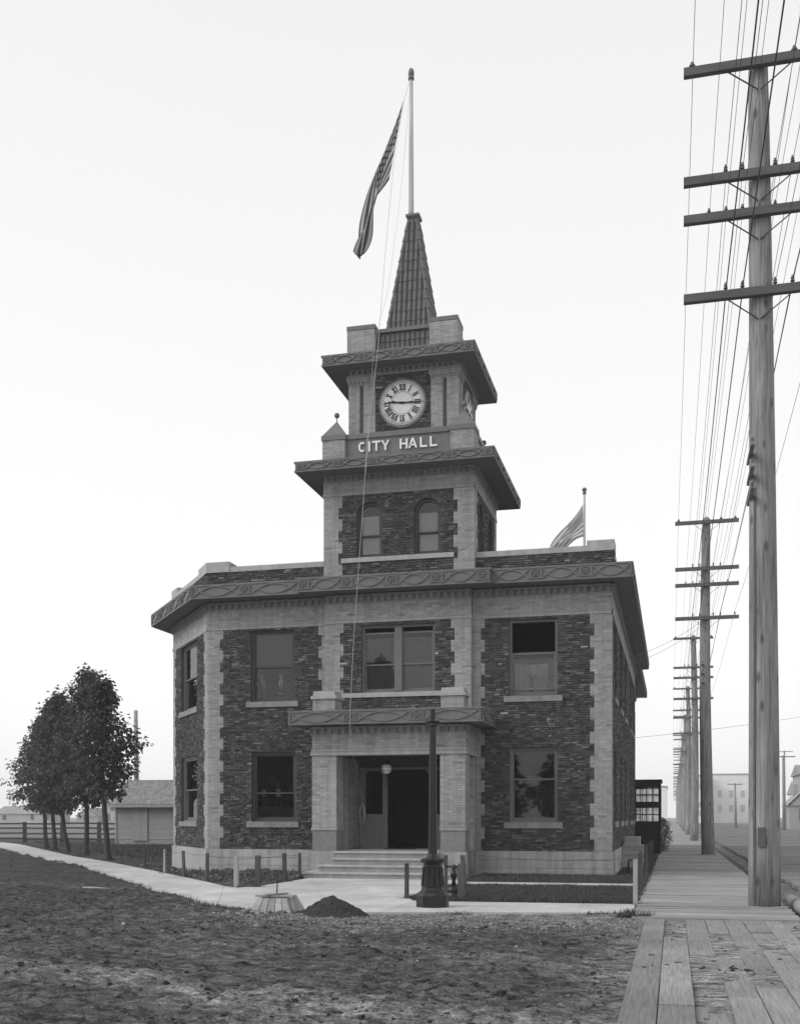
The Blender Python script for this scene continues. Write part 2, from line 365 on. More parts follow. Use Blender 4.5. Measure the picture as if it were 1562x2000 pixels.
# ================================================================== GROUND
PATH_L = [(-40, 60), (-36.2, 55.3), (-22.95, 38.7), (-19.2, 34.5), (-15.4, 29.9), (-12.3, 26.05), (-10.9, 24.3), (-9.75, 22.75), (-9.3, 22.35), (-9.0, 22.6), (-8.92, 24.4), (-8.92, 26.3),
          (-4.95, 26.3), (-4.95, 20.4), (-4.75, 19.75), (-4.4, 19.5), (-.66, 19.72), (-.62, 17.95), (-3.58, 17.3), (-4.7, 17.0), (-6.1, 16.75), (-7.0, 17.2), (-7.8, 17.95), (-10, 20.5), (-14.1, 25.85), (-18.8, 31.9), (-27.4, 41.9), (-40, 57)]
LAWN = [(-4.88, 20.3), (-4.6, 19.8), (-4.2, 19.62), (-.72, 19.85), (-.82, 24.4), (-4.85, 24.3)]
STRIP = [(-4.85, 25.75), (-.9, 25.95), (-.72, 29), (-.72, 45.5), (-1.5, 45.5), (-1.55, 28.93), (-4.95, 28.9)]
BED = [(-9.05, 22.9), (-9.05, 28.9), (-12.95, 28.9), (-15.6, 32.2), (-16.5, 31.6), (-10.4, 24.0)]
THIN = [(-4.95, 24.42), (-.72, 24.62), (-.72, 25.8), (-4.95, 25.65)]
def grid_axis(segs):
    out = []
    for a, b, st in segs: out += list(np.arange(a, b-1e-6, st))
    out.append(segs[-1][1]); return np.array(out)
gx = grid_axis([(-2500, -300, 550), (-300, -60, 40), (-60, -20, 2.0), (-20, -13, .25), (-13, 3.0, .055), (3.0, 8, .3), (8, 40, 2), (40, 300, 40), (300, 2500, 550)])
gy = grid_axis([(-2500, -300, 550), (-300, -20, 40), (-20, 5, 1.2), (5, 7.4, .3), (7.4, 22, .055), (22, 30, .1), (30, 60, .4), (60, 100, 4), (100, 340, 30), (340, 3100, 460)])
GX, GY = np.meshgrid(gx, gy)
def ground_h(x, y):
    near = np.clip((26-y)/6, 0, 1)*np.clip((x+26)/6, 0, 1)
    h = (fbm(x, y, .5, 3, 3)-.5)*.09+(fbm(x*.8, y*1.3, 2.2, 3, 5)-.5)*.06+(fbm(x, y, 7, 3, 9)-.5)*.028
    cl = fbm(x, y*1.4, 5.5, 3, 21); c2 = fbm(x, y*1.3, 11, 2, 77); h = h+np.clip(c2-.58, 0, 1)*.07-np.clip(.38-c2, 0, 1)*.05
    h = h+np.clip(cl-.57, 0, 1)*.17-np.clip(.42-cl, 0, 1)*.12
    # shallow wheel tracks that sweep past the corner
    tr = np.sin((x*.55+y*1.0+.03*x*x)*1.9)*.026
    h = h+tr-.02
    gr = ((y > 14.6+.3*np.sin(x)) & (x > -6) & (x < -.3))
    h = np.where(gr, h*.45+.0, h)
    h = h*near+(1-near)*(fbm(x, y, .25, 3, 33)-.5)*.10
    far = np.clip((y-70)/40, 0, 1); h = h*(1-far)
    bed = inpoly(x, y, BED); h = np.where(bed, (fbm(x, y, 3.2, 4, 40)-.35)*.22, h)
    lw = inpoly(x, y, LAWN) | inpoly(x, y, STRIP); h = np.where(lw, .015+(fbm(x, y, 3, 3, 50)-.5)*.03, h)
    pth = inpoly(x, y, PATH_L) | inpoly(x, y, THIN); h = np.where(pth, -.06, h)
    h = np.where((x > -.58) & (x < 2.2) & (y > 17.3) & (y < 420), -.12, h)
    h = np.where((x > 2.2) & (x < 16) & (y > 16) & (y < 420), -.09, h)
    cr = np.clip((x+.75)/.5, 0, 1)*np.clip((3.4-x)/.3, 0, 1)*(y < 17.5)*(y > 5); hc = (fbm(x*1.3, y*.8, .9, 4, 91)-.5)*.055-.013+(fbm(x, y, 6, 3, 92)-.5)*.016; h = h*(1-cr)+hc*cr
    h = np.where((x > -16) & (x < -1.45) & (y > 28.96) & (y < 57.2), -.05, h)
    return h
HZ = ground_h(GX, GY)
ny, nx = GX.shape
gv = np.stack([GX.ravel(), GY.ravel(), HZ.ravel()], 1)
idx = np.arange(ny*nx).reshape(ny, nx)
gf = np.stack([idx[:-1, :-1].ravel(), idx[:-1, 1:].ravel(), idx[1:, 1:].ravel(), idx[1:, :-1].ravel()], 1)
gm = bpy.data.meshes.new('ground'); gm.vertices.add(len(gv)); gm.vertices.foreach_set('co', gv.ravel().astype(np.float32))
gm.loops.add(gf.size); gm.loops.foreach_set('vertex_index', gf.ravel().astype(np.int32)); gm.polygons.add(len(gf))
gm.polygons.foreach_set('loop_start', np.arange(0, gf.size, 4, dtype=np.int32)); gm.polygons.foreach_set('loop_total', np.full(len(gf), 4, np.int32))
gm.polygons.foreach_set('use_smooth', np.ones(len(gf), bool)); gm.update(calc_edges=True)
def zone_tone(x, y):          # what the soil is made of: dark loam, grassy turf, gravel, dry planked street dust
    z = np.full(x.shape, .076)
    n1 = fbm(x, y, .35, 3, 60); n2 = fbm(x*.6, y*1.6, .9, 4, 61)
    z = z*(.65+.8*n2)
    tracks = np.clip(np.sin((x*.55+y+.03*x*x)*1.9)*1.2-.35+(n2-.5)*2.2, 0, 1)*np.clip((13.5-y)/3, 0, 1)
    z = z+tracks*.07
    g = np.clip((y-14.6-(n1-.5)*3)/1.2, 0, 1)*np.clip((x+6.3)/1.5, 0, 1)*(y < 18)
    z = z*(1-g)+g*(.15*(.6+.8*fbm(x, y, 5, 3, 62)))
    r = np.clip((x+1.2)/1.6, 0, 1)*(y < 18); z = z*(1-r)+r*.22*(.6+.8*n2)
    lf = np.clip((-7-x)/4, 0, 1)*np.clip((y-10)/6, 0, 1); z = z*(1-lf*.25)
    yard = (y > 24) & (x < -9); z = np.where(yard, .045*(.6+.8*n2), z)
    z = np.where(inpoly(x, y, BED), .05*(.5+n2), z)
    z = np.where(inpoly(x, y, LAWN) | inpoly(x, y, STRIP), .03, z)
    z = np.where((x > 2.2) & (y > 16), .14, z)
    z = np.where(y > 75, .16*(.7+.6*n1), z)
    return z
za = gm.attributes.new('zone', 'FLOAT', 'POINT'); za.data.foreach_set('value', zone_tone(GX, GY).ravel().astype(np.float32))
gm.materials.append(M_GROUND)
go = bpy.data.objects.new('ground', gm); COL.objects.link(go); tag(go, 'rough dirt ground with clods and wheel tracks around the corner lot', kind='structure')

# concrete walk: slabs cut from the outline
walk = tag(thing('concrete_path', (-7, 20, 0), 'pale concrete walk that runs past the steps and along the street corner', None), kind='structure')
def clip(poly, ax, lim, keep_less):
    out = []; n = len(poly)
    for i in range(n):
        a, b = poly[i], poly[(i+1) % n]; fa = ax(a)-lim; fb = ax(b)-lim
        if keep_less: fa, fb = -fa, -fb
        if fa >= 0: out.append(a)
        if fa*fb < 0:
            t = fa/(fa-fb); out.append((a[0]+(b[0]-a[0])*t, a[1]+(b[1]-a[1])*t))
    return out
def slab(poly, z=.018, name='slab'):
    if len(poly) < 3: return
    area = sum(poly[i][0]*poly[(i+1) % len(poly)][1]-poly[(i+1) % len(poly)][0]*poly[i][1] for i in range(len(poly)))/2
    if abs(area) < .05: return
    if area < 0: poly = poly[::-1]
    MB().prism(poly, -.05, z).build(name, M_WALK, walk)
left = [p for p in PATH_L]
# oblique branch (convex pieces), then the forecourt, then the front walk
OBL = [(-40, 60), (-9.75, 22.75), (-7.0, 17.2), (-7.8, 17.95), (-10, 20.5), (-14.1, 25.85), (-18.8, 31.9), (-27.4, 41.9), (-40, 57)]
ob_up = [(-40, 59.3), (-36.2, 55.3), (-22.95, 38.7), (-19.2, 34.5), (-15.4, 29.9), (-12.3, 26.05), (-10.9, 24.3), (-9.75, 22.75)]
ob_lo = [(-40, 57), (-27.4, 41.9), (-18.8, 31.9), (-14.1, 25.85), (-12.0, 23.0), (-10, 20.5), (-8.9, 19.2), (-7.8, 17.95)]
def along(pl, t):
    L_ = [0]
    for i in range(len(pl)-1): L_.append(L_[-1]+math.hypot(pl[i+1][0]-pl[i][0], pl[i+1][1]-pl[i][1]))
    t *= L_[-1]
    for i in range(len(pl)-1):
        if t <= L_[i+1]+1e-9:
            q = (t-L_[i])/(L_[i+1]-L_[i]); return (pl[i][0]+(pl[i+1][0]-pl[i][0])*q, pl[i][1]+(pl[i+1][1]-pl[i][1])*q)
    return pl[-1]
NS = 26
for i in range(NS):
    a, b = i/NS+.00012, (i+1)/NS-.00012
    slab([along(ob_lo, a), along(ob_lo, b), along(ob_up, b), along(ob_up, a)])
slab([(-7.79, 17.94), (-7.0, 17.2), (-6.62, 16.98), (-6.62, 19.6), (-8.92, 21.9), (-9.3, 22.3), (-9.74, 22.74)])
slab([(-8.915, 21.91), (-6.62, 19.61), (-6.62, 24.3), (-8.92, 24.3), (-9.0, 22.6), (-9.25, 22.32)])
slab([(-8.92, 24.31), (-6.62, 24.31), (-6.62, 26.3), (-8.92, 26.3)])
slab([(-6.61, 16.97), (-6.1, 16.75), (-4.7, 17.0), (-4.6, 17.03), (-4.6, 19.6), (-6.61, 19.6)])
slab([(-6.61, 19.61), (-4.66, 19.61), (-4.95, 20.4), (-4.95, 24.3), (-6.61, 24.3)])
slab([(-6.61, 24.31), (-4.95, 24.31), (-4.95, 26.3), (-6.61, 26.3)])
fw = [(-4.59, 17.03), (-3.58, 17.3), (-.62, 17.95), (-.66, 19.72), (-4.4, 19.5), (-4.59, 19.6)]
for a, b in [(-4.6, -3.45), (-3.445, -2.5), (-2.495, -1.55), (-1.545, -.6)]:
    slab(clip(clip(fw, lambda p: p[0], a, False), lambda p: p[0], b, True))
for a, b in [(-4.95, -3.55), (-3.545, -2.15), (-2.145, -.72)]:
    slab(clip(clip(THIN, lambda p: p[0], a, False), lambda p: p[0], b, True), .016)

# ================================================================== BOARDWALK, PLANK ROAD, PLANK CROSSING
bwk = tag(thing('boardwalk', (.6, 17.5, 0), 'plank sidewalk beside the row of utility poles', None), kind='structure')
pl_me = [MB().box(-1.24, 1.24, -.066, .066, -.05, 0).mesh('plank', M_PLANK) for _ in range(1)]
y = 17.42; k = 0
while k < 292:
    inst('plank', pl_me[0], bwk, (.63+RNG.normal(0, .022), y+.07, .03+RNG.normal(0, .004)), Matrix.Rotation(RNG.normal(0, .0022), 3, 'Z') @ Matrix.Rotation(RNG.normal(0, .0015), 3, 'Y'))
    y += .148; k += 1
rest = MB()
while y < 330: rest.box(-.6, 1.87, y, y+.132, -.03, .03+RNG.normal(0, .003), 1+RNG.normal(0, .1)); y += .148
rest.build('plank', M_PLANK, bwk, kind='stuff')
MB().box(-.55, -.42, 17.45, 330, -.12, -.025).build('bearer', M_PLANKY, bwk); MB().box(1.6, 1.73, 17.45, 330, -.12, -.025).build('bearer', M_PLANKY, bwk)
road = tag(thing('plank_road', (8, 17, 0), 'planked street of wide boards beyond the utility poles', None), kind='structure')
rp_me = MB().box(-6.6, 6.6, -.143, .143, -.08, 0).mesh('plank', M_ROADP)
y = 16.2; k = 0
while k < 170:
    inst('plank', rp_me, road, (9.3+RNG.normal(0, .06), y+.15, .0+RNG.normal(0, .007)), Matrix.Rotation(RNG.normal(0, .002), 3, 'Z')); y += .305; k += 1
rest = MB()
while y < 330: rest.box(2.7, 15.9, y, y+.28, -.06, RNG.normal(0, .006), 1+RNG.normal(0, .12)); y += .305
rest.build('plank', M_ROADP, road, kind='stuff')
cross = tag(thing('plank_crossing', (.9, 12, 0), 'dusty plank street crossing that meets the boardwalk end', None), kind='structure')
MB().box(-.62, 2.4, 17.12, 17.40, -.05, .026).build('plank', M_PLANK, cross)
cx = -.42; ci = 0
while cx < 3.0:
    wd = .285+RNG.normal(0, .012); y0 = 17.1
    cuts = [17.1]
    q = 17.1-[3.0, 2.6, 4.4, 2.0, 3.4, 1.7, 3.8, 2.8][ci % 8]
    while q > 4.5: cuts.append(q); q -= RNG.uniform(2.2, 3.8)
    cuts.append(4.4)
    for a, b in zip(cuts[:-1], cuts[1:]):
        dz = RNG.choice([-.004, .0, -.014, -.03, .004, -.045], p=[.28, .2, .18, .14, .10, .10])
        MB().box(cx+.006, cx+wd-.006, b+.006, a-.006, -.06, .006+dz+RNG.normal(0, .002)).build('plank', M_PLANKY, cross)
    cx += wd; ci += 1
tag(MB().tube([(2.12, 21.5, .03), (2.08, 19.5, .04), (2.10, 17.6, .02), (2.16, 15.6, .0)], [.10, .115, .12, .11], 12).build('log_kerb', M_LOG, None, smooth=True), 'round weathered log lying along the boardwalk edge by the nearest pole', 'log')

# ================================================================== CITY HALL
hall = thing('city_hall', (-7.2, 29, 0), 'two storey brick city hall with stepped clock tower and tiled spire', 'city hall')
CH = .0628
bricks = MB()            # every brick but the 300 nearest
single = []              # bricks that become parts of their own
RED = [.074, .060, .088, .050, .108, .070, .056, .078, .096, .140]
CRM = [.33, .35, .31, .34, .37, .32, .33, .28]
def brick(F, s0, s1, z0, z1, kind, solo=False):
    g = .0048 if kind == 'd' else .0035; j = RNG.random(5)
    s0 += g; s1 -= g; z0 += g; z1 -= g
    P = F.p
    if kind == 'd':
        tone = RED[int(j[0]*10) % 10]*(.8+.45*j[1])
        if j[2] > .985: tone *= 2.4
        d = -.008-.026*RNG.random(4)
        vs_ = [P(s0, .002, z0), P(s1, .002, z0), P(s1, .002, z1), P(s0, .002, z1), P(s0+.004, d[0], z0+.004), P(s1-.004, d[1], z0+.004), P(s1-.004, d[2], z1-.004), P(s0+.004, d[3], z1-.004)]
    else:
        tone = CRM[int(j[0]*8) % 8]*(.95+.10*j[1])
        if j[2] > .975: tone *= .72
        d = -.009-.003*j[3]
        vs_ = [P(s0, .002, z0), P(s1, .002, z0), P(s1, .002, z1), P(s0, .002, z1), P(s0, d, z0), P(s1, d, z0), P(s1, d, z1), P(s0, d, z1)]
    fs = [(4, 5, 6, 7), (0, 1, 5, 4), (1, 2, 6, 5), (2, 3, 7, 6), (3, 0, 4, 7)]
    if solo and len(single) < 296:
        m = MB(); m.add(vs_, fs, tone); single.append(m)
    else: bricks.add(vs_, fs, tone)
def quoin(i): return (i//5) % 2
class Op:
    def __init__(s, s0, s1, z0, z1, arch=False): s.s0, s.s1, s.z0, s.z1, s.arch = s0, s1, z0, z1, arch; s.r = (s1-s0)/2; s.c = (s0+s1)/2
    def at(s, z):
        if z <= s.z0 or z >= s.z1: return None
        if s.arch:
            sp = s.z1-s.r
            if z > sp:
                hh = math.sqrt(max(s.r**2-(z-sp)**2, 0)); return (s.c-hh, s.c+hh)
        return (s.s0, s.s1)
def minus(iv, ops, z):
    for o in ops:
        r = o.at(z)
        if r is None: continue
        out = []
        for a, b, k in iv:
            if r[1] <= a or r[0] >= b: out.append((a, b, k)); continue
            if a < r[0]: out.append((a, r[0], k))
            if b > r[1]: out.append((r[1], b, k))
        iv = out
    return iv
def lay(F, z0, z1, kind_iv, ops=(), L=.215, solo=False, i0=0):
    n = max(1, int(round((z1-z0)/CH))); ch = (z1-z0)/n
    for i in range(n):
        za = z0+i*ch; zb = za+ch; iv = kind_iv(i+i0); iv = minus(iv, ops, (za+zb)/2)
        for a, b, k in iv:
            if b-a < .02: continue
            if k == 'c': bricks.add([F.p(a, -.0055, za), F.p(b, -.0055, za), F.p(b, -.0055, zb), F.p(a, -.0055, zb)], [(0, 1, 2, 3)], .235)
            x = a; first = L if (i % 2) else L/2
            if (b-a) < L*1.2: brick(F, a, b, za, zb, k, solo); continue
            e = a+first
            while x < b-.001:
                if b-e < .045: e = b
                brick(F, x, min(e, b), za, zb, k, solo); x = e; e = e+L*((.97+.06*RNG.random()) if k == 'c' else RNG.choice([.46, .72, .9, 1.0]))
def backing(name, F, L, z0, z1, ops, mat_, thick=.28, s0=0.0):
    m = MB(); zs = {z0, z1}
    for o in ops:
        zs |= {o.z0, o.z1}
        if o.arch:
            sp = o.z1-o.r; zs.add(sp)
            for k in range(1, 12): zs.add(sp+o.r*math.sin(k/12*math.pi/2))
    zs = sorted(z for z in zs if z0 <= z <= z1)
    for a, b in zip(zs[:-1], zs[1:]):
        if b-a < 1e-4: continue
        for x0, x1, _ in minus([(s0, L, 0)], ops, (a+b)/2):
            if x1-x0 > .004: m.fbox(F, x0, x1, 0, thick, a, b)
    return m.build(name, mat_, hall)

def stone_sill(F, s0, s1, z0, z1, par, proj=.07):
    return MB().fbox(F, s0, s1, -proj, .16, z0, z1).build('sill', M_SILL, par)
def window(F, s0, s1, z0, z1, sill=None, pale=False, mull=None, arch=False, shade=(0, 0), meet=.5, sm=None, drop=0.0, shade_mat=None):
    ms = sm or (M_SASHL if pale else M_SASH_SHADED); fw = .065; m = MB()
    r = (s1-s0)/2; c = (s0+s1)/2; sp = z1-r if arch else z1
    m.fbox(F, s0, s0+fw, .07, .22, z0, sp); m.fbox(F, s1-fw, s1, .07, .22, z0, sp); m.fbox(F, s0+fw, s1-fw, .07, .24, z0, z0+.05)
    if arch:
        N = 14
        for k in range(N):
            a0 = math.pi*k/N; a1 = math.pi*(k+1)/N
            m.fext(F, [(c+(r-fw)*math.cos(a0), sp+(r-fw)*math.sin(a0)), (c+r*math.cos(a0), sp+r*math.sin(a0)), (c+r*math.cos(a1), sp+r*math.sin(a1)), (c+(r-fw)*math.cos(a1), sp+(r-fw)*math.sin(a1))], .07, .22)
    else: m.fbox(F, s0+fw, s1-fw, .07, .22, z1-fw, z1)
    if mull: m.fbox(F, mull[0], mull[1], .03, .22, z0+.05, z1-fw)
    wo_ = m.build('window', ms, hall)
    spans = [(s0+fw, s1-fw)] if not mull else [(s0+fw, mull[0]), (mull[1], s1-fw)]
    zl, zh = z0+.05, z1-fw if not arch else sp; zm = zl+((z1-fw)-zl)*meet
    for a, b in spans:
        st = .042
        lo = MB(); lo.fbox(F, a, a+st, .16, .20, zl, zm); lo.fbox(F, b-st, b, .16, .20, zl, zm); lo.fbox(F, a+st, b-st, .16, .20, zl, zl+.075); lo.fbox(F, a+st, b-st, .16, .20, zm-.035, zm)
        lo.build('sash', ms, wo_)
        zm_, zh_ = zm-drop, zh-drop
        up = MB(); up.fbox(F, a, a+st, .11, .15, zm_, zh_); up.fbox(F, b-st, b, .11, .15, zm_, zh_); up.fbox(F, a, b, .11, .15, zm_-.04, zm_)
        if not arch: up.fbox(F, a+st, b-st, .11, .15, zh_-.05, zh_)
        up.build('sash', ms, wo_)
        MB().fbox(F, a+st, b-st, .178, .182, zl+.075, zm-.035).build('pane', M_GLASS, wo_)
        if arch:
            rr = r-fw; N = 14
            poly = [(a+.01, zm), (b-.01, zm)]+[(c+rr*math.cos(math.pi*k/N), sp+rr*math.sin(math.pi*k/N)) for k in range(N+1)]
            MB().fext(F, poly, .128, .132).build('pane', M_GLASS, wo_)
        else: MB().fbox(F, a+st, b-st, .128, .132, zm_, zh_-.05).build('pane', M_GLASS, wo_)
        if shade[1] > shade[0]:
            H = z1-z0; MB().fbox(F, a+.02, b-.02, .235, .24, z0+H*shade[0], z0+H*shade[1]-.03).build('window_shade', shade_mat or M_SHADE, wo_)
    if sill: stone_sill(F, sill[0], sill[1], sill[2], sill[3], wo_)
    return wo_

X0, X1, YF, YP = -12.914, -1.565, 29.0, 28.8
PX0, PX1 = -9.33, -5.245
FC = Fr(-15.6, 32.36, X0+15.6, YF-32.36); LC = math.hypot(X0+15.6, YF-32.36)
FL = Fr(X0, YF, 1, 0); LL = PX0-X0
FP = Fr(PX0, YP, 1, 0); LP = PX1-PX0
FRT = Fr(PX1, YF, 1, 0); LR = X1-PX1
FE = Fr(X1, YF, 0, 1); LE = 17.4
FE2 = Fr(-1.9, 46.4, 0, 1); LE2 = 10.6
FWL = Fr(-15.6, 57, 0, -1); LWL = 57-32.36
FB = Fr(-1.9, 57, -1, 0); LB = 13.7
ZB, ZF, ZC = .655, 6.885, 7.69
# openings, in wall coordinates
opL = [Op(-11.60-X0, -10.30-X0, 4.81, 6.845), Op(-11.57-X0, -10.27-X0, 1.43, 3.395)]
opR = [Op(-4.255-PX1, -2.97-PX1, 4.78, 6.815), Op(-4.245-PX1, -2.96-PX1, 1.42, 3.395)]
opP = [Op(-8.29-PX0, -6.236-PX0, 4.95, 6.80), Op(.65, 3.47, .66, 3.2)]
opC = [Op(LC-3.17, LC-1.20, 4.81, 6.845), Op(LC-3.17, LC-1.20, 1.43, 3.395)]
ey = [(1.05, 2.25), (4.3, 5.55), (7.25, 8.55), (11.9, 13.2), (14.6, 15.9)]
opE = [Op(a, b, 4.80, 6.83) for a, b in ey]+[Op(a, b, 1.43, 3.395) for a, b in ey]
opE2 = [Op(a, a+1.2, z, z+2.0) for a in (1.5, 4.5, 7.5) for z in (4.8, 1.43)]
def kL(i): q = quoin(i); return [(-.008, .37+.11*q, 'c'), (.37+.11*q, LL-.17-.1*q, 'd'), (LL-.17-.1*q, LL, 'c')]
def kR(i): q = quoin(i); return [(0, .235+.1*q, 'c'), (.235+.1*q, LR-.45-.11*q, 'd'), (LR-.45-.11*q, LR+.008, 'c')]
def kP(i):
    q = quoin(i)
    if ZB+i*CH < 3.3: return [(-.008, .65, 'c'), (3.47, LP+.008, 'c')] if ZB+i*CH < 3.2 else [(-.008, LP+.008, 'c')]
    return [(-.008, .43+.1*q, 'c'), (.43+.1*q, LP-.45-.1*q, 'd'), (LP-.45-.1*q, LP+.008, 'c')]
def kC(i): q = quoin(i); return [(-.008, .28+.11*q, 'c'), (.28+.11*q, LC-.33-.11*q, 'd'), (LC-.33-.11*q, LC+.008, 'c')]
def kE(i): q = quoin(i); return [(-.008, .30+.1*q, 'c'), (.30+.1*q, LE-.35-.1*q, 'd'), (LE-.35-.1*q, LE+.008, 'c')]
for nm, F, L, k, ops in (('wing_wall', FL, LL, kL, opL), ('wing_wall', FRT, LR, kR, opR), ('bay_wall', FC, LC, kC, opC), ('flank_wall', FE, LE, kE, opE)):
    backing(nm, F, L, ZB, ZF, ops, M_MORTAR_D); lay(F, ZB, ZF, k, ops)
backing('pavilion_wall', FP, LP, ZB, ZF, opP, M_MORTAR_D, .26); lay(FP, ZB, ZF, kP, opP)
backing('rear_wall', FE2, LE2, 0, 8.6, opE2, M_MORTAR_D); lay(FE2, ZB, ZF, lambda i: [(0, LE2-.4, 'd'), (LE2-.4, LE2, 'c')], opE2)
MB().fbox(FWL, 0, LWL, 0, .28, 0, 8.6, 1).build('rear_wall', M_MORTAR_L, hall); MB().fbox(FB, 0, LB, 0, .28, 0, 8.6).build('rear_wall', M_MORTAR_L, hall)
for F in (Fr(PX0, YF, 0, -1), Fr(PX1, YP, 0, 1)):      # short returns of the pavilion
    lay(F, ZB, ZF, lambda i: [(0, .2, 'c')]); 
# friezes of pale brick with a two-step moulding below and dentils above
fr_m = MB()
for F, L in ((FC, LC), (FL, LL), (FP, LP), (FRT, LR), (FE, LE)):
    backing('frieze', F, L, ZF, ZC, [], M_MORTAR_L); lay(F, ZF+.13, 7.42, lambda i: [(-.008, L+.008, 'c')])
    e0 = -.03 if F in (FC, FL, FP, FE) else 0; e1 = .03 if F in (FC, FP, FRT, FE) else 0
    if F is FRT: e0 = 0
    fr_m.fbox(F, e0, L+e1, -.030, .0, ZF, ZF+.072, .33); fr_m.fbox(F, e0*.6, L+e1*.6, -.018, .0, ZF+.080, ZF+.128, .31)
    fr_m.fbox(F, e0, L+e1, -.035, 0, 7.42, 7.455, .30)
fr_m.build('frieze_moulding', M_BRICK, hall)
def dentils(F, L, z0, z1, out=.075, w_=.095, pitch=.19, s0=0.0):
    m = MB(); n = int((L-s0)/pitch); p = (L-s0)/n
    m.fbox(F, s0, L, -.015, 0, z0, z1, .22)
    for i in range(n): m.fbox(F, s0+p*(i+.25), s0+p*(i+.25)+w_, -out, -.014, z0, z1, .26)
    m.fbox(F, s0-.0, L+.0, -out-.03, 0, z1, z1+.05, .27)
    return m.build('dentil_row', M_BRICK, hall, kind='stuff')
for F, L in ((FC, LC), (FL, LL), (FP, LP), (FRT, LR), (FE, LE), (FE2, LE2)): dentils(F, L, 7.455, 7.60)
# foundation blocks
fb_m = {}
def foundation(F, s0, s1, rows, bl=.72, proj=.05):
    MB().fbox(F, s0, s1, -proj+.02, .25, -.15, ZB-.004).build('foundation', M_FOUND, hall)
    z = -.08
    for r, hgt in enumerate(rows):
        x = s0; e = s0+(bl if r % 2 else bl*.5)
        while x < s1-.01:
            e2 = min(e, s1);
            if s1-e2 < .2: e2 = s1
            MB().fbox(F, x+.006, e2-.006, -proj, 0.0, z+.006, z+hgt-.006).build('foundation_block', M_FOUND, hall); x = e2; e = x+bl
        z += hgt
foundation(FL, -.02, LL+.1, (.28, .22, .235), .95); foundation(FRT, -.05, LR+.05, (.28, .22, .235), .72)
foundation(FC, -.03, LC+.03, (.735,), 1.5); foundation(FE, 0, LE, (.28, .22, .235), .9)
MB().fbox(FE2, 0, LE2, -.05, 0, -.1, ZB).build('foundation', M_FOUND, hall)

# ---- cornices with a fascia of lens and square panels
def offs(pl, d):
    out = []; n = len(pl)
    for i, p in enumerate(pl):
        a = pl[max(i-1, 0)]; b = pl[min(i+1, n-1)]
        if i == 0: a = None
        if i == n-1: b = None
        ns = []
        if a is not None: l = math.hypot(p[0]-a[0], p[1]-a[1]); ns.append(((p[1]-a[1])/l, -(p[0]-a[0])/l))
        if b is not None: l = math.hypot(b[0]-p[0], b[1]-p[1]); ns.append(((b[1]-p[1])/l, -(b[0]-p[0])/l))
        if len(ns) == 1: n_ = ns[0]; k = 1
        else:
            sx, sy = ns[0][0]+ns[1][0], ns[0][1]+ns[1][1]; l = math.hypot(sx, sy); n_ = (sx/l, sy/l); k = 1/max(.35, n_[0]*ns[0][0]+n_[1]*ns[0][1])
        out.append((p[0]-n_[0]*d*k, p[1]-n_[1]*d*k))
    return out
PANEL = {}
def panel_mesh(kind, W, H):
    key = (kind, round(W, 3), round(H, 3))
    if key in PANEL: return PANEL[key]
    m = MB(); F = Fr(0, 0, 1, 0); o = -.03
    def rib(a, b, wd=.026, out=o):
        d = Vector((b[0]-a[0], b[1]-a[1])); l = d.length; d /= l; nrm = Vector((-d.y, d.x))*wd/2; a = Vector(a); b = Vector(b)
        m.fext(F, [tuple(a-nrm), tuple(b-nrm), tuple(b+nrm), tuple(a+nrm)], out, .004)
    m.fbox(F, -W/2, W/2, 0, .012, -H/2, H/2)
    for sg in (-1, 1): m.fbox(F, sg*W/2-.014, sg*W/2+.014, o, .004, -H/2, H/2)
    if kind == 'lens_panel':
        hw = W/2-.03; N = 16; hh = H*.46
        for sg in (1, -1):
            pts = [(hw*(-1+2*k/N), sg*hh*(1-2*(-1+2*k/N)**2)) for k in range(N+1)]
            for a, b in zip(pts[:-1], pts[1:]): rib(a, b)
    else:
        q = min(W, H)*.40
        for a, b in (((-q, -q), (q, -q)), ((q, -q), (q, q)), ((q, q), (-q, q)), ((-q, q), (-q, -q))): rib(a, b, .022)
        i = q*.28
        for sx in (-1, 1):
            for sy in (-1, 1): rib((sx*q*.9, sy*q*.9), (sx*i, sy*i), .024)
        for a, b in (((-i, -i), (i, -i)), ((i, -i), (i, i)), ((i, i), (-i, i)), ((-i, i), (-i, -i))): rib(a, b, .022, o*1.3)
    PANEL[key] = m.mesh(kind, M_CORN); return PANEL[key]
def fascia(par, a, b, z0, z1, first='square_panel', last=None, lens=1.0, sq=.31):
    L = math.hypot(b[0]-a[0], b[1]-a[1]); H = z1-z0
    if L < .5: return
    e = .03; Lx = L-2*e
    n = max(1, round((Lx-(sq if first == 'square_panel' else 0))/(lens+sq)))
    seq = (['square_panel'] if first == 'square_panel' else [])
    for i in range(n): seq += ['lens_panel', 'square_panel']
    if first != 'square_panel' and last != 'square_panel': seq = seq[:-1]
    nl = seq.count('lens_panel'); ns = seq.count('square_panel'); lw = (Lx-ns*sq)/nl
    F = Fr(a[0], a[1], b[0]-a[0], b[1]-a[1]); R = Matrix(((F.dx, -F.nx, 0), (F.dy, -F.ny, 0), (0, 0, 1)))
    s = e
    for k in seq:
        W = lw if k == 'lens_panel' else sq
        p = F.p(s+W/2, -.011, (z0+z1)/2); inst(k, panel_mesh(k, W, H), par, p, R); s += W
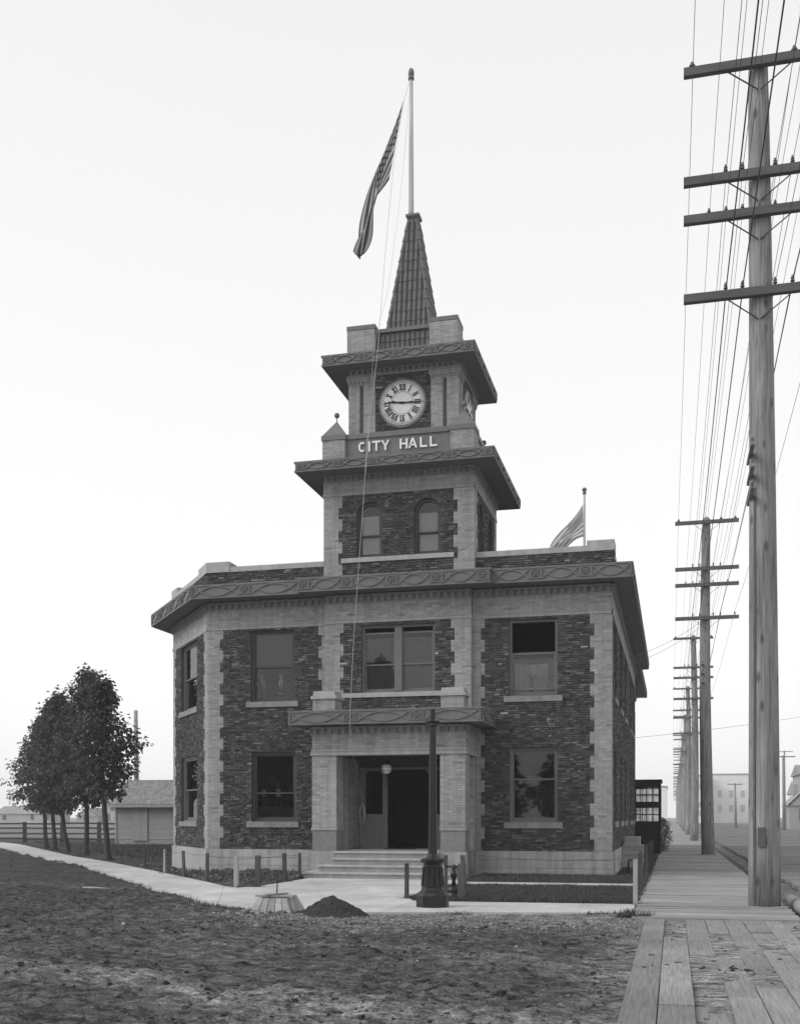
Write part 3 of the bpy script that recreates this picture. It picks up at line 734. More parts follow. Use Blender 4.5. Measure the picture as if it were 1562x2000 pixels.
def cornice(pl, z0, z1, depth, faces, lens=1.0, sq=.31, dz=0.0):
    inn = offs(pl, depth); m = MB(); n = len(pl)
    for i in range(n-1):
        q = [pl[i], pl[i+1], inn[i+1], inn[i]]
        m.add([(x, y, z0) for x, y in q]+[(x, y, z1) for x, y in q], [(3, 2, 1, 0), (4, 5, 6, 7), (0, 1, 5, 4), (2, 3, 7, 6)]+([(3, 0, 4, 7)] if i == 0 else [])+([(1, 2, 6, 5)] if i == n-2 else []))
    for lo, hi, out in ((z1-.035, z1+.012, .03), (z0-.012, z0+.038, .022)):
        ou = offs(pl, -out); i2 = offs(pl, .05)
        for i in range(n-1):
            q = [ou[i], ou[i+1], i2[i+1], i2[i]]
            m.add([(x, y, lo) for x, y in q]+[(x, y, hi) for x, y in q], [(3, 2, 1, 0), (4, 5, 6, 7), (0, 1, 5, 4), (2, 3, 7, 6)]+([(3, 0, 4, 7)] if i == 0 else [])+([(1, 2, 6, 5)] if i == n-2 else []))
    c = m.build('cornice', M_CORN, hall)
    for i, first in faces: fascia(c, pl[i], pl[i+1], z0+.04, z1-.037, first, None, lens, sq)
    return c
MAINC = [(-16.25, 56.9), (-16.25, 32.15), (-13.13, 28.38), (-9.92, 28.38), (-9.92, 28.19), (-4.63, 28.19), (-4.63, 28.38), (-1.02, 28.38), (-1.02, 46.4), (-1.35, 46.4), (-1.35, 57.5)]
cornice(MAINC, ZC, 8.055, .75, [(1, 'lens_panel'), (2, 'lens_panel'), (4, 'square_panel'), (6, 'lens_panel'), (7, 'square_panel'), (9, 'lens_panel')], 1.0, .30)
# parapet above the main cornice
par_pl = [(FC, -.05, LC), (FL, 0, LL), (FRT, 0, LR+.02), (FE, 0, LE)]
for F, a, b in par_pl:
    MB().fbox(F, a, b, 0.0, .3, ZC, 8.53).build('parapet', M_MORTAR_D, hall); lay(F, 8.05, 8.53, lambda i: [(a, b, 'd')])
    MB().fbox(F, a-.03, b+.03, -.04, .34, 8.53, 8.675).build('coping', M_STONE, hall)
    MB().fbox(F, a, b, .3, .5, ZC, 8.4).build('parapet', M_MORTAR_L, hall)
MB().prism([(-1.49, 28.94), (-1.49, 29.66), (-2.2, 29.66), (-2.2, 28.94)], 8.525, 8.80).build('coping_block', M_STONE, hall)
MB().prism([(X0-.03, YF-.06), (X0+.68, YF-.06), (X0+.68, YF+.5), (X0+.1, YF+.5), (X0-.62, YF+.69+.03)], 8.53, 8.825).build('coping_block', M_STONE, hall)
MB().prism([(-15.68, 32.38), (-15.2, 31.80), (-14.8, 32.12), (-15.2, 33.1), (-15.68, 33.1)], 8.53, 8.825).build('coping_block', M_STONE, hall)
MB().prism([(-15.5, 56.8), (-15.5, 32.5), (X0+.05, YF+.3), (X1-.35, YF+.3), (X1-.35, 46.3), (-2.2, 46.3), (-2.2, 56.8)], 8.02, 8.12).build('roof', M_BLACKP, hall)
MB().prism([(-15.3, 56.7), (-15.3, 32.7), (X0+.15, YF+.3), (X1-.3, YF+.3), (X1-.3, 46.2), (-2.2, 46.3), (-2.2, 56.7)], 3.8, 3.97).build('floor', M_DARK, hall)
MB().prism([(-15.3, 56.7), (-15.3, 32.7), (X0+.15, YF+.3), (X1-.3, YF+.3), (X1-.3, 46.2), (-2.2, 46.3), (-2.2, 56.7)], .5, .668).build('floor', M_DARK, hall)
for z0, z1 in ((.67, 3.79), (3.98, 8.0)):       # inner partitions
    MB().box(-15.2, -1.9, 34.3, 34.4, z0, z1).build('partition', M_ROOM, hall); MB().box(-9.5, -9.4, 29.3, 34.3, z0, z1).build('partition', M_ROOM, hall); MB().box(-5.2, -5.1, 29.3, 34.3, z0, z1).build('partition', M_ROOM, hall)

# ---- windows
window(FL, opL[0].s0, opL[0].s1, opL[0].z0, opL[0].z1, (-11.73-X0, -10.18-X0, 4.66, 4.81), shade=(.52, .97))
window(FL, opL[1].s0, opL[1].s1, opL[1].z0, opL[1].z1, (-11.71-X0, -10.16-X0, 1.27, 1.43), meet=.42)
window(FRT, opR[0].s0, opR[0].s1, opR[0].z0, opR[0].z1, (-4.39-PX1, -2.83-PX1, 4.625, 4.78), pale=True, meet=.50, drop=.80)
window(FRT, opR[1].s0, opR[1].s1, opR[1].z0, opR[1].z1, (-4.38-PX1, -2.83-PX1, 1.26, 1.42), pale=True, meet=.6)
wpav = window(FP, opP[0].s0, opP[0].s1, opP[0].z0, opP[0].z1, None, pale=True, mull=(-7.36-PX0, -7.16-PX0), shade=(.0, .84), meet=.5, drop=.12, shade_mat=M_SHADEM)
MB().fbox(FP, .36, LP-.44, -.07, .15, 4.83, 4.955).build('sill', M_STONE, wpav)
for o in opC: window(FC, o.s0, o.s1, o.z0, o.z1, (o.s0-.12, o.s1+.12, o.z0-.15, o.z0), pale=True, shade=(.5, .97))
for o in opE: window(FE, o.s0, o.s1, o.z0, o.z1, (o.s0-.1, o.s1+.1, o.z0-.15, o.z0))
for o in opE2: window(FE2, o.s0, o.s1, o.z0, o.z1, (o.s0-.1, o.s1+.1, o.z0-.15, o.z0))

# ---- porch
YQ = 27.35
def pier(x0, x1):
    p = MB(); p.box(x0, x1, YQ, YQ+.62, ZB+.01, 3.17); o = p.build('porch_pier', M_MORTAR_L, hall)
    for F, L in ((Fr(x0, YQ, 1, 0), x1-x0), (Fr(x1, YQ, 0, 1), .62), (Fr(x0, YQ+.62, 0, -1), .62)):
        e = .0
        lay(F, 1.30, 3.165, lambda i: [(-.008, L+.008, 'c')], solo=F.ny < -.5)
        MBr = Fr(F.x+F.nx*-.015, F.y+F.ny*-.015, F.dx, F.dy)
        lay(MBr, ZB+.02, 1.21, lambda i: [(.015, L-.015, 'c')], solo=F.ny < -.5)
    MB().box(x0-.025, x1+.025, YQ-.025, YQ+.645, 1.215, 1.295, .31).build('belt_course', M_BRICK, hall)
    MB().box(x0-.03, x1+.03, YQ-.05, YQ+.66, -.1, ZB+.008).build('foundation', M_FOUND, hall)
pier(-9.216, -8.56); pier(-5.775, -5.135)
PXA, PXB = -9.216, -5.135
bm_ = MB(); bm_.box(PXA, PXB, YQ, YQ+.5, 3.17, 3.955); bm_.box(PXA, PXA+.45, YQ+.5, 28.99, 3.17, 3.955); bm_.box(PXB-.45, PXB, YQ+.5, 28.99, 3.17, 3.955)
bm_.build('porch_frieze', M_MORTAR_L, hall)
FQ = Fr(PXA, YQ, 1, 0); FQR = Fr(PXB, YQ, 0, 1); FQL = Fr(PXA, 28.99, 0, -1)
fm = MB()
for F, L in ((FQ, PXB-PXA), (FQR, 1.64), (FQL, 1.64)):
    lay(F, 3.36, 3.70, lambda i: [(-.008, L+.008, 'c')])
    fm.fbox(F, -.04, L+.04, -.045, .0, 3.172, 3.262, .33); fm.fbox(F, -.025, L+.025, -.028, 0, 3.272, 3.35, .32); fm.fbox(F, -.03, L+.03, -.035, 0, 3.70, 3.735, .3)
fm.build('frieze_moulding', M_BRICK, hall)
dentils(FQ, PXB-PXA, 3.735, 3.87, .07); dentils(FQR, 1.64, 3.735, 3.87, .07); dentils(FQL, 1.64, 3.735, 3.87, .07)
cornice([(-9.68, 28.99), (-9.68, 26.85), (-4.63, 26.85), (-4.63, 28.99)], 3.955, 4.30, .62, [(0, 'lens_panel'), (1, 'lens_panel'), (2, 'lens_panel')], 1.15, .31)
MB().box(-9.1, -5.2, 27.5, 28.99, 4.0, 4.28).build('porch_roof', M_CORN, hall)
for x0, x1 in ((-9.22, -8.58), (-5.78, -5.15)):
    b_ = MB(); b_.box(x0+.02, x1-.02, YQ-.0, YQ+.6, 4.28, 4.66); b_.build('pedestal', M_MORTAR_L, hall)
    for F, L in ((Fr(x0+.02, YQ, 1, 0), x1-x0-.04), (Fr(x1-.02, YQ, 0, 1), .6)): lay(F, 4.30, 4.655, lambda i: [(-.008, L+.008, 'c')])
    MB().frust((x0+x1)/2, YQ+.3, 4.66, 4.74, (x1-x0)/2+.03, .35, (x1-x0)/2+.03, .35).build('pedestal_cap', M_STONE, hall)
    MB().frust((x0+x1)/2, YQ+.3, 4.74, 4.87, (x1-x0)/2-.02, .30, (x1-x0)/2-.03, .29).build('pedestal_cap', M_STONE, hall)
# vestibule
MB().box(-8.95, -8.68, 28.84, 30.0, .67, 3.2).build('vestibule_wall', M_MORTAR_L, hall); MB().box(-5.86, -5.5, 28.84, 30.0, .67, 3.2).build('vestibule_wall', M_MORTAR_L, hall)
lay(Fr(-8.68, 28.79, 0, 1), .67, 3.18, lambda i: [(0, 1.1, 'c')]); lay(Fr(-5.86, 30.0, 0, -1), .67, 3.18, lambda i: [(0, 1.2, 'c')])
for xa in (-9.216, -5.42):     # pilasters where the porch meets the wall
    MB().box(xa, xa+.28, 28.55, 28.99, .0, 3.17).build('pilaster', M_MORTAR_L, hall); lay(Fr(xa, 28.55, 1, 0), .67, 3.16, lambda i: [(-.005, .285, 'c')]); lay(Fr(xa+.28, 28.55, 0, 1), .67, 3.16, lambda i: [(0, .25, 'c')])
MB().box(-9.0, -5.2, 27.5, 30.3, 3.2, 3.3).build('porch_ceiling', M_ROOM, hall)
MB().box(-8.54, -5.80, 27.09, 30.28, .45, .625).build('porch_floor', M_STEP_SHADED, hall); MB().box(-8.56, -5.78, 27.06, 30.3, .625, .672).build('porch_floor', M_STONE, hall)  # pale lip over darker body, light difference put into the tones
MB().box(-8.68, -5.86, 29.95, 30.2, 2.96, 3.2).build('door_header', M_MORTAR_D, hall)
dr = MB(); YD = 29.9
for a, b in ((-8.66, -8.5), (-7.99, -7.85), (-6.65, -6.51), (-6.03, -5.87)): dr.box(a, b, YD, YD+.12, .67, 2.96)
dr.box(-8.5, -7.99, YD, YD+.12, 2.86, 2.96); dr.box(-6.51, -6.03, YD, YD+.12, 2.86, 2.96); dr.box(-7.85, -6.65, YD, YD+.12, 2.90, 2.96)
for xx, sg in ((-7.99, -1), (-7.85, 1), (-6.65, -1), (-6.51, 1), (-8.5, 1), (-6.03, -1)):      # small corner brackets
    dr.add([(xx, YD, 2.9), (xx+sg*.13, YD, 2.9), (xx, YD, 2.77), (xx, YD+.1, 2.9), (xx+sg*.13, YD+.1, 2.9), (xx, YD+.1, 2.77)], [(0, 1, 2), (5, 4, 3), (0, 3, 4, 1), (1, 4, 5, 2), (2, 5, 3, 0)])
dfo = dr.build('door_frame', M_DOOR, hall)
for a, b in ((-8.5, -7.99), (-6.51, -6.03)):
    pn = MB(); pn.box(a, b, YD+.03, YD+.09, .67, 1.56); pn.box(a-.01, b+.01, YD-.02, YD+.1, 1.56, 1.64); pn.box(a+.07, b-.07, YD+.015, YD+.03, .8, 1.45); pn.build('door_panel', M_DOOR, dfo)
    MB().box(a, b, YD+.06, YD+.065, 1.64, 2.86).build('pane', M_GLASS, dfo)
st = MB()
for i in range(9): st.box(-7.4, -6.0, 31.6+i*.28, 31.88+i*.28, .67, .84+i*.175)
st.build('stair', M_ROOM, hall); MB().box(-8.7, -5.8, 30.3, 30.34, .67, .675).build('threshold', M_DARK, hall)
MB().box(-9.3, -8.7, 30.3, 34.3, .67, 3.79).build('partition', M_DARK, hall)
for (xa, xb, y0, zt) in ((-9.12, -5.05, 26.2, .168), (-8.80, -5.2, 26.5, .336), (-8.52, -5.80, 26.8, .504)):
    so_ = MB().box(xa+.03, xb-.03, y0+.03, 27.6, zt-.20, zt-.045).build('step', M_STEP_SHADED, hall); MB().box(xa, xb, y0, 27.58, zt-.045, zt).build('tread', M_STONE, so_)  # pale treads on dark risers: brighter top light put into the colours

# ---- tower stage one
TX0, TX1, TY0, TY1 = -9.36, -5.16, 28.78, 32.5
FT = Fr(TX0, TY0, 1, 0); LT = TX1-TX0; FTR = Fr(TX1, TY0, 0, 1); LTR = TY1-TY0
opT = [Op(-8.42-TX0, -7.70-TX0, 8.66, 10.17, True), Op(-6.80-TX0, -6.07-TX0, 8.66, 10.17, True)]
opTR = [Op(.66, 1.36, 8.66, 10.17, True), Op(2.2, 2.9, 8.66, 10.17, True)]
def kT(i): q = quoin(i); return [(-.008, .42+.11*q, 'c'), (.42+.11*q, LT-.45-.11*q, 'd'), (LT-.45-.11*q, LT+.008, 'c')]
def kTR(i): q = quoin(i); return [(-.008, .36+.1*q, 'c'), (.36+.1*q, LTR-.36-.1*q, 'd'), (LTR-.36-.1*q, LTR+.008, 'c')]
for F, L, k, ops in ((FT, LT, kT, opT), (FTR, LTR, kTR, opTR)):
    backing('tower_wall', F, L, 8.0, 10.95, ops, M_MORTAR_D, .25)
    big = [Op(o.s0-.13, o.s1+.13, o.z1-o.r, o.z1+.13) for o in ops]
    ring = [Op(o.s0-.13, o.s1+.13, o.z0, o.z1+.13, True) for o in ops]
    for o in ring: o.z0 = o.z1-o.r
    lay(F, 8.0, 10.385, k, list(ops)+ring, i0=2)
    for o in ops:
        N = 17; sp = o.z1-o.r
        for j in range(N):
            a0 = math.pi*j/N+.012; a1 = math.pi*(j+1)/N-.012; r0, r1 = o.r+.006, o.r+.125; dd = -.014-.012*RNG.random()
            bricks.fext(F, [(o.c+r0*math.cos(a0), sp+r0*math.sin(a0)), (o.c+r1*math.cos(a0), sp+r1*math.sin(a0)), (o.c+r1*math.cos(a1), sp+r1*math.sin(a1)), (o.c+r0*math.cos(a1), sp+r0*math.sin(a1))], dd, .002, RED[int(RNG.integers(10))])
        window(F, o.s0, o.s1, o.z0, o.z1, None, arch=True, shade=(.02, .80), meet=.42, shade_mat=M_PANESHEEN)  # pale sheets added behind the panes to look lit by the sky
    sl = MB(); sl.fbox(F, k(5)[0][1]-.02, k(5)[2][0]+.02, -.06, .15, 8.535, 8.66); sl.build('sill', M_STONE, hall)
    lay(F, 10.52, 10.76, lambda i: [(-.008, L+.008, 'c')])
    m_ = MB(); m_.fbox(F, -.03, L+.03, -.03, 0, 10.388, 10.455, .31); m_.fbox(F, -.02, L+.02, -.018, 0, 10.462, 10.515, .30); m_.fbox(F, -.03, L+.03, -.035, 0, 10.76, 10.79, .29); m_.build('frieze_moulding', M_BRICK, hall)
    dentils(F, L, 10.79, 10.90, .06, .085, .17)
MB().box(TX0, TX1-.25, TY1-.25, TY1, 8.0, 10.95).build('tower_wall', M_MORTAR_D, hall); MB().box(TX0, TX0+.25, TY0+.25, TY1-.25, 8.0, 10.95).build('tower_wall', M_MORTAR_D, hall)
MB().box(TX0+.26, TX1-.26, TY0+1.4, TY0+1.5, 8.12, 10.95).build('partition', M_ROOM, hall)
cornice([(-9.98, 33.12), (-9.98, 28.16), (-4.54, 28.16), (-4.54, 33.12), (-9.98, 33.12)], 10.95, 11.21, .72, [(1, 'square_panel'), (2, 'square_panel')], .72, .22)
MB().box(-9.4, -5.1, 28.75, 32.55, 10.96, 11.2).build('roof', M_CORN, hall)
# ---- sign stage: corner piers with pyramid caps, panels with the letters
def corner_pier(x0, x1, y0, y1, seen=True):
    MB().box(x0, x1, y0, y1, 11.2, 11.945).build('corner_pier', M_MORTAR_L, hall)
    for F, L in ((Fr(x0, y0, 1, 0), x1-x0), (Fr(x1, y0, 0, 1), y1-y0), (Fr(x0, y1, 0, -1), y1-y0)): lay(F, 11.2, 11.94, lambda i: [(-.008, L+.008, 'c')])
    cx, cy_ = (x0+x1)/2, (y0+y1)/2; hx, hy = (x1-x0)/2, (y1-y0)/2
    c = MB(); c.frust(cx, cy_, 11.945, 12.075, hx+.035, hy+.035, hx+.035, hy+.035); c.frust(cx, cy_, 12.075, 12.54, hx+.02, hy+.02, .02, .02)
    c.build('pyramid_cap', M_CORN, hall)
    b = MB(); b.tube([(cx, cy_, 12.5), (cx, cy_, 12.68)], .016, 8); b.lathe(cx, cy_, [(.075*math.sin(math.pi*k/8)+.002, 12.73-.075*math.cos(math.pi*k/8)) for k in range(9)], 12)
    b.build('ball_finial', M_CORN, hall, smooth=True)
for x0, x1 in ((-9.39, -8.76), (-5.80, -5.16)):
    for y0, y1 in ((28.76, 29.36), (31.95, 32.52)): corner_pier(x0, x1, y0, y1)
sg = MB().box(-8.76, -5.80, 28.84, 29.3, 11.2, 11.945).build('sign_panel', M_CORN, hall)
MB().box(-8.72, -5.84, 28.80, 29.34, 11.945, 12.085).build('coping', M_CORN, hall)
MB().box(-5.6, -5.22, 29.36, 31.95, 11.2, 11.945).build('sign_panel', M_CORN, hall); MB().box(-5.64, -5.18, 29.37, 31.94, 11.945, 12.085).build('coping', M_CORN, hall)
MB().box(-9.3, -8.9, 29.36, 31.95, 11.2, 11.945).build('sign_panel', M_CORN, hall)
FS = Fr(0, 28.84, 1, 0)
def letter(ch, x0, x1):
    z0, z1 = 11.567, 11.842; m = MB(); t = .047; d0, d1 = -.045, .002; H = z1-z0; c = (x0+x1)/2
    def R(a, b, p, q): m.fbox(FS, a, b, d0, d1, p, q)
    def S(a, b, th=t):
        a = Vector(a); b = Vector(b); d = (b-a).normalized(); n_ = Vector((-d.y, d.x))*th/2
        m.fext(FS, [tuple(a-n_), tuple(b-n_), tuple(b+n_), tuple(a+n_)], d0, d1)
    if ch == 'I': R(c-t/2, c+t/2, z0, z1)
    elif ch == 'T': R(c-t/2, c+t/2, z0, z1-t); R(x0, x1, z1-t, z1)
    elif ch == 'L': R(x0, x0+t, z0, z1); R(x0+t, x1, z0, z0+t)
    elif ch == 'H': R(x0, x0+t, z0, z1); R(x1-t, x1, z0, z1); R(x0+t, x1-t, (z0+z1)/2-t/2, (z0+z1)/2+t/2)
    elif ch == 'A':
        m.fext(FS, [(x0, z0), (x0+t*1.05, z0), (c+t*.5, z1), (c-t*.5, z1)], d0, d1); m.fext(FS, [(x1-t*1.05, z0), (x1, z0), (c+t*.5, z1), (c-t*.5, z1)], d0+.001, d1); R(x0+.055, x1-.055, z0+H*.24, z0+H*.24+t*.85)
    elif ch == 'Y':
        m.fext(FS, [(c-t/2, z0), (c+t/2, z0), (c+t/2, z0+H*.45), (c-t/2, z0+H*.45)], d0, d1); m.fext(FS, [(c-t/2, z0+H*.43), (c+t/2, z0+H*.43), (x0+t*1.1, z1), (x0, z1)], d0+.001, d1); m.fext(FS, [(c-t/2, z0+H*.43), (c+t/2, z0+H*.43), (x1, z1), (x1-t*1.1, z1)], d0+.002, d1)
    elif ch == 'C':
        rx, rz = (x1-x0)/2, H/2; zc = (z0+z1)/2; N = 16
        for k in range(N):
            a0 = math.radians(48+264*k/N); a1 = math.radians(48+264*(k+1)/N)
            m.fext(FS, [(c+(rx-t)*math.cos(a0), zc+(rz-t)*math.sin(a0)), (c+rx*math.cos(a0), zc+rz*math.sin(a0)), (c+rx*math.cos(a1), zc+rz*math.sin(a1)), (c+(rx-t)*math.cos(a1), zc+(rz-t)*math.sin(a1))], d0, d1)
    m.build('letter', M_WHITE, sg)
for ch, a, b in (('C', 440, 484), ('I', 499, 515), ('T', 526, 576), ('Y', 581, 632), ('H', 695, 742), ('A', 747, 801), ('L', 818, 860), ('L', 878, 920)):
    letter(ch, -8.378+(a-440)*.00458, -8.378+(b-440)*.00458)
# ---- belfry with the clock
BX0, BX1, BY0, BY1 = -8.81, -5.70, 29.34, 31.98
def kB(L):
    pw = .765*L/3.11
    return lambda i: [(-.008, pw*.42, 'c'), (pw*.42+.10, pw, 'c'), (pw, L-pw, 'd'), (L-pw, L-pw*.42-.10, 'c'), (L-pw*.42, L+.008, 'c')]
def numeral(par, F, c, zc, ang, txt, rin, rout, dd):
    m = MB(); H = rout-rin; sp = .034*H/.16
    wd = {'I': .038, 'V': .092, 'X': .092}; tot = sum(wd[k]+.009 for k in txt)-.009; x = -tot/2
    er = Vector((math.sin(ang), math.cos(ang))); et = Vector((math.cos(ang), -math.sin(ang)))
    def q(pts, d):
        poly = [(c+(er*(rin+p[1]*H)+et*p[0]).x, zc+(er*(rin+p[1]*H)+et*p[0]).y) for p in pts]
        m.fext(F, poly, dd-.006-d, dd+.004)
    for k in txt:
        W = wd[k]
        if k == 'I': q([(x+.003, 0), (x+W-.003, 0), (x+W-.003, 1), (x+.003, 1)], 0)
        elif k == 'V': q([(x+W/2-.012, 0), (x+W/2+.014, 0), (x+.044, 1), (x, 1)], 0); q([(x+W/2-.004, 0), (x+W/2+.012, 0), (x+W, 1), (x+W-.016, 1)], .001)
        else: q([(x+W-.042, 0), (x+W, 0), (x+.042, 1), (x, 1)], 0); q([(x, 0), (x+.022, 0), (x+W, 1), (x+W-.022, 1)], .001)
        q([(x-.004, 0), (x+W+.004, 0), (x+W+.004, .09), (x-.004, .09)], .002); q([(x-.004, .91), (x+W+.004, .91), (x+W+.004, 1), (x-.004, 1)], .002)
        x += W+.009
    return m.build('numeral', M_BLACK, par)
def clock(F, c, zc):
    def disc(r, N=48): return [(c+r*math.cos(2*math.pi*k/N), zc+r*math.sin(2*math.pi*k/N)) for k in range(N)]
    m = MB(); m.fext(F, disc(.675), -.05, .02); ck = m.build('clock', M_CORN, hall)
    MB().fext(F, disc(.615), -.062, -.049).build('dial', M_DIAL, ck)
    rg = MB()
    for r, t in ((.60, .006), (.545, .005), (.315, .010)):
        N = 48
        for k in range(N):
            a0 = 2*math.pi*k/N; a1 = 2*math.pi*(k+1)/N
            rg.fext(F, [(c+(r-t)*math.cos(a0), zc+(r-t)*math.sin(a0)), (c+r*math.cos(a0), zc+r*math.sin(a0)), (c+r*math.cos(a1), zc+r*math.sin(a1)), (c+(r-t)*math.cos(a1), zc+(r-t)*math.sin(a1))], -.066, -.061)
    for k in range(60):
        a = 2*math.pi*k/60; r = .571; s_ = .018 if k % 5 else .025
        rg.fext(F, [(c+r*math.cos(a)+s_*.8*math.cos(b), zc+r*math.sin(a)+s_*.8*math.sin(b)) for b in [math.pi/3*j for j in range(6)]], -.067, -.061)
    rg.build('minute_ring', M_BLACK, ck)
    for i, t in enumerate(['XII', 'I', 'II', 'III', 'IIII', 'V', 'VI', 'VII', 'VIII', 'IX', 'X', 'XI']): numeral(ck, F, c, zc, math.radians(30*i), t, .345, .515, -.062)
    for ang, Ln, wd in ((math.radians(277.5), .40, .042), (math.radians(91), .55, .034)):
        er = Vector((math.sin(ang), math.cos(ang))); et = Vector((er.y, -er.x)); h_ = MB()
        prof = [(-.08, .015), (.0, .03), (.10, wd*.45), (.2, wd*.55), (.26, wd), (.31, wd*.4), (Ln, .006)]
        for (a, p), (b, q) in zip(prof[:-1], prof[1:]):
            pts = [er*a-et*p, er*a+et*p, er*b+et*q, er*b-et*q]
            h_.fext(F, [(c+p_.x, zc+p_.y) for p_ in pts], -.085, -.070)
        h_.build('hand', M_BLACK, ck)
FBF = Fr(BX0, BY0, 1, 0); LBF = BX1-BX0; FBR = Fr(BX1, BY0, 0, 1); LBR = BY1-BY0
MB().box(BX0, BX1, BY0, BY1, 11.2, 14.0).build('belfry_wall', M_MORTAR_D, hall)
for F, L in ((FBF, LBF), (FBR, LBR)):
    c = L/2 if F is FBR else 1.554
    lay(F, 12.06, 13.60, kB(L), [Op(c-.66, c+.66, 12.34, 13.66, True)] if False else [])
    lay(F, 13.60, 13.80, lambda i: [(0, .77*L/3.11, 'c'), (.77*L/3.11, L-.77*L/3.11, 'd'), (L-.77*L/3.11, L, 'c')])
    pw = .765*L/3.11
    for a, b in ((-.04, pw+.03), (L-pw-.03, L+.04)):
        cp = MB(); cp.fbox(F, a, b, -.05, 0, 13.70, 13.76, .30); cp.fbox(F, a-.02, b+.02, -.07, 0, 13.76, 13.82, .31)
        n = 7
        for j in range(n): cp.fbox(F, a+(b-a)*(j+.2)/n, a+(b-a)*(j+.75)/n, -.04, 0, 13.63, 13.70, .28)
        cp.build('pilaster_capital', M_BRICK, hall)
    mm = MB(); mm.fbox(F, -.05, L+.05, -.06, 0, 13.83, 13.90, .27); mm.build('frieze_moulding', M_BRICK, hall)
    dentils(F, L, 13.90, 13.99, .08, .08, .16)
    clock(F, c, 13.0)
cornice([(-9.41, 32.55), (-9.41, 28.78), (-5.165, 28.78), (-5.165, 32.55), (-9.41, 32.55)], 14.02, 14.295, .66, [(1, 'square_panel'), (2, 'square_panel')], .75, .23)
MB().box(-8.85, -5.66, 29.3, 32.0, 14.03, 14.28).build('roof', M_CORN, hall)
# ---- roof terrace blocks, barrel tile balustrade, spire
for x0, x1 in ((-8.81, -8.03), (-6.47, -5.70)):
    for y0, y1 in ((29.2, 29.95), (31.3, 32.0)):
        MB().box(x0, x1, y0, y1, 14.28, 15.11).build('corner_block', M_MORTAR_L, hall)
        for F, L in ((Fr(x0, y0, 1, 0), x1-x0), (Fr(x1, y0, 0, 1), y1-y0), (Fr(x0, y1, 0, -1), y1-y0)): lay(F, 14.28, 15.10, lambda i: [(-.008, L+.008, 'c')])
        MB().box(x0-.02, x1+.02, y0-.02, y1+.02, 15.11, 15.225).build('coping_block', M_CORN, hall)
def barrel(name, L, r, r2, mat_):
    m = MB(); N = 6; P0 = []; 
    for t in (0, 1):
        for rr in (r, r-.014):
            q = rr*(1 if t == 0 else r2/r)
            P0.append([(q*math.cos(math.pi*k/N), t*L, q*math.sin(math.pi*k/N)) for k in range(N+1)])
    o0, i0, o1, i1 = P0; n = N+1; vs_ = o0+i0+o1+i1; fs = []
    for k in range(N): fs += [(k, k+1, 2*n+k+1, 2*n+k), (n+k+1, n+k, 3*n+k, 3*n+k+1), (k+1, k, n+k, n+k+1)]
    m.add(vs_, fs); me = m.mesh(name, mat_, fix=True); me.polygons.foreach_set('use_smooth', [False]*len(me.polygons)); return me
bt = barrel('baluster', .19, .06, .05, M_TILE)
FBA = [(Fr(-8.03, 29.32, 1, 0), 1.56), (Fr(-5.82, 29.95, 0, 1), 1.35)]
for F, L in FBA:
    m = MB(); m.fbox(F, 0, L, .05, .2, 14.28, 15.0); m.build('balustrade_core', M_CORN, hall); MB().fbox(F, 0, L, -.05, .25, 15.0, 15.10).build('coping', M_CORN, hall)
    n = int(L/.135)
    for rr in range(3):
        for j in range(n):
            p = F.p(L*(j+.5)/n, .045, 14.33+rr*.21); ex = Vector((F.dx, F.dy, 0)); ez = Vector((F.nx, F.ny, 0)); R = Matrix((ex, Vector((0, 0, 1)), ez)).transposed()
            inst('baluster', bt, hall, p, R)
SXC, SYC, S0, S1, H0, H1 = -7.255, 30.66, 15.0, 18.68, .70, .15
MB().frust(SXC, SYC, S0, S1, H0-.03, H0-.03, H1-.03, H1-.03).build('spire_core', M_TILE, hall)
MB().box(SXC-.9, SXC+.9, SYC-.9, SYC+.9, 14.27, 15.0).build('spire_base', M_CORN, hall)
tl = barrel('spire_tile', .37, .056, .047, M_TILE); hp = barrel('hip_tile', .37, .062, .05, M_TILE)
rows = 12; dz = (S1-S0)/rows
for d_ in ((0, -1), (1, 0), (0, 1), (-1, 0)):
    nx_, ny_ = d_; tx, ty = -ny_, nx_
    sl_ = (H0-H1)/(S1-S0); up = Vector((-nx_*sl_, -ny_*sl_, 1)).normalized(); ex = Vector((tx, ty, 0)); nn = ex.cross(up)
    if nn.dot(Vector((nx_, ny_, 0))) < 0: ex = -ex; nn = ex.cross(up)
    for r in range(rows):
        z = S0+r*dz; hw = H0-sl_*(z+dz*.5-S0); n = int((hw-.03)/.145)
        R = Matrix((ex, (up*.997+nn*-.05).normalized(), nn)).transposed()
        for j in range(-n, n+1):
            if abs(j*.145) > hw-.045: continue
            hz_ = H0-sl_*(z-S0); p = Vector((SXC+nx_*(hz_-.012), SYC+ny_*(hz_-.012), z-.02))+ex*(j*.145); inst('spire_tile', tl, hall, p, R)
for sx, sy in ((-1, -1), (1, -1), (1, 1), (-1, 1)):
    sl_ = (H0-H1)/(S1-S0); up = Vector((-sx*sl_, -sy*sl_, 1)).normalized(); nn = Vector((sx, sy, 0)).normalized(); nn = (nn-up*nn.dot(up)).normalized(); ex = up.cross(nn)
    R = Matrix((ex, (up-nn*.06).normalized(), nn)).transposed()
    for r in range(rows):
        z = S0+r*dz; hz_ = H0-sl_*(z-S0); inst('hip_tile', hp, hall, (SXC+sx*(hz_-.012), SYC+sy*(hz_-.012), z-.02), R)
MB().frust(SXC, SYC, S1-.03, S1+.06, .15, .15, .13, .13).frust(SXC, SYC, S1+.06, S1+.13, .13, .13, .20, .20).frust(SXC, SYC, S1+.13, S1+.19, .20, .20, .20, .20).build('spire_cap', M_CORN, hall)
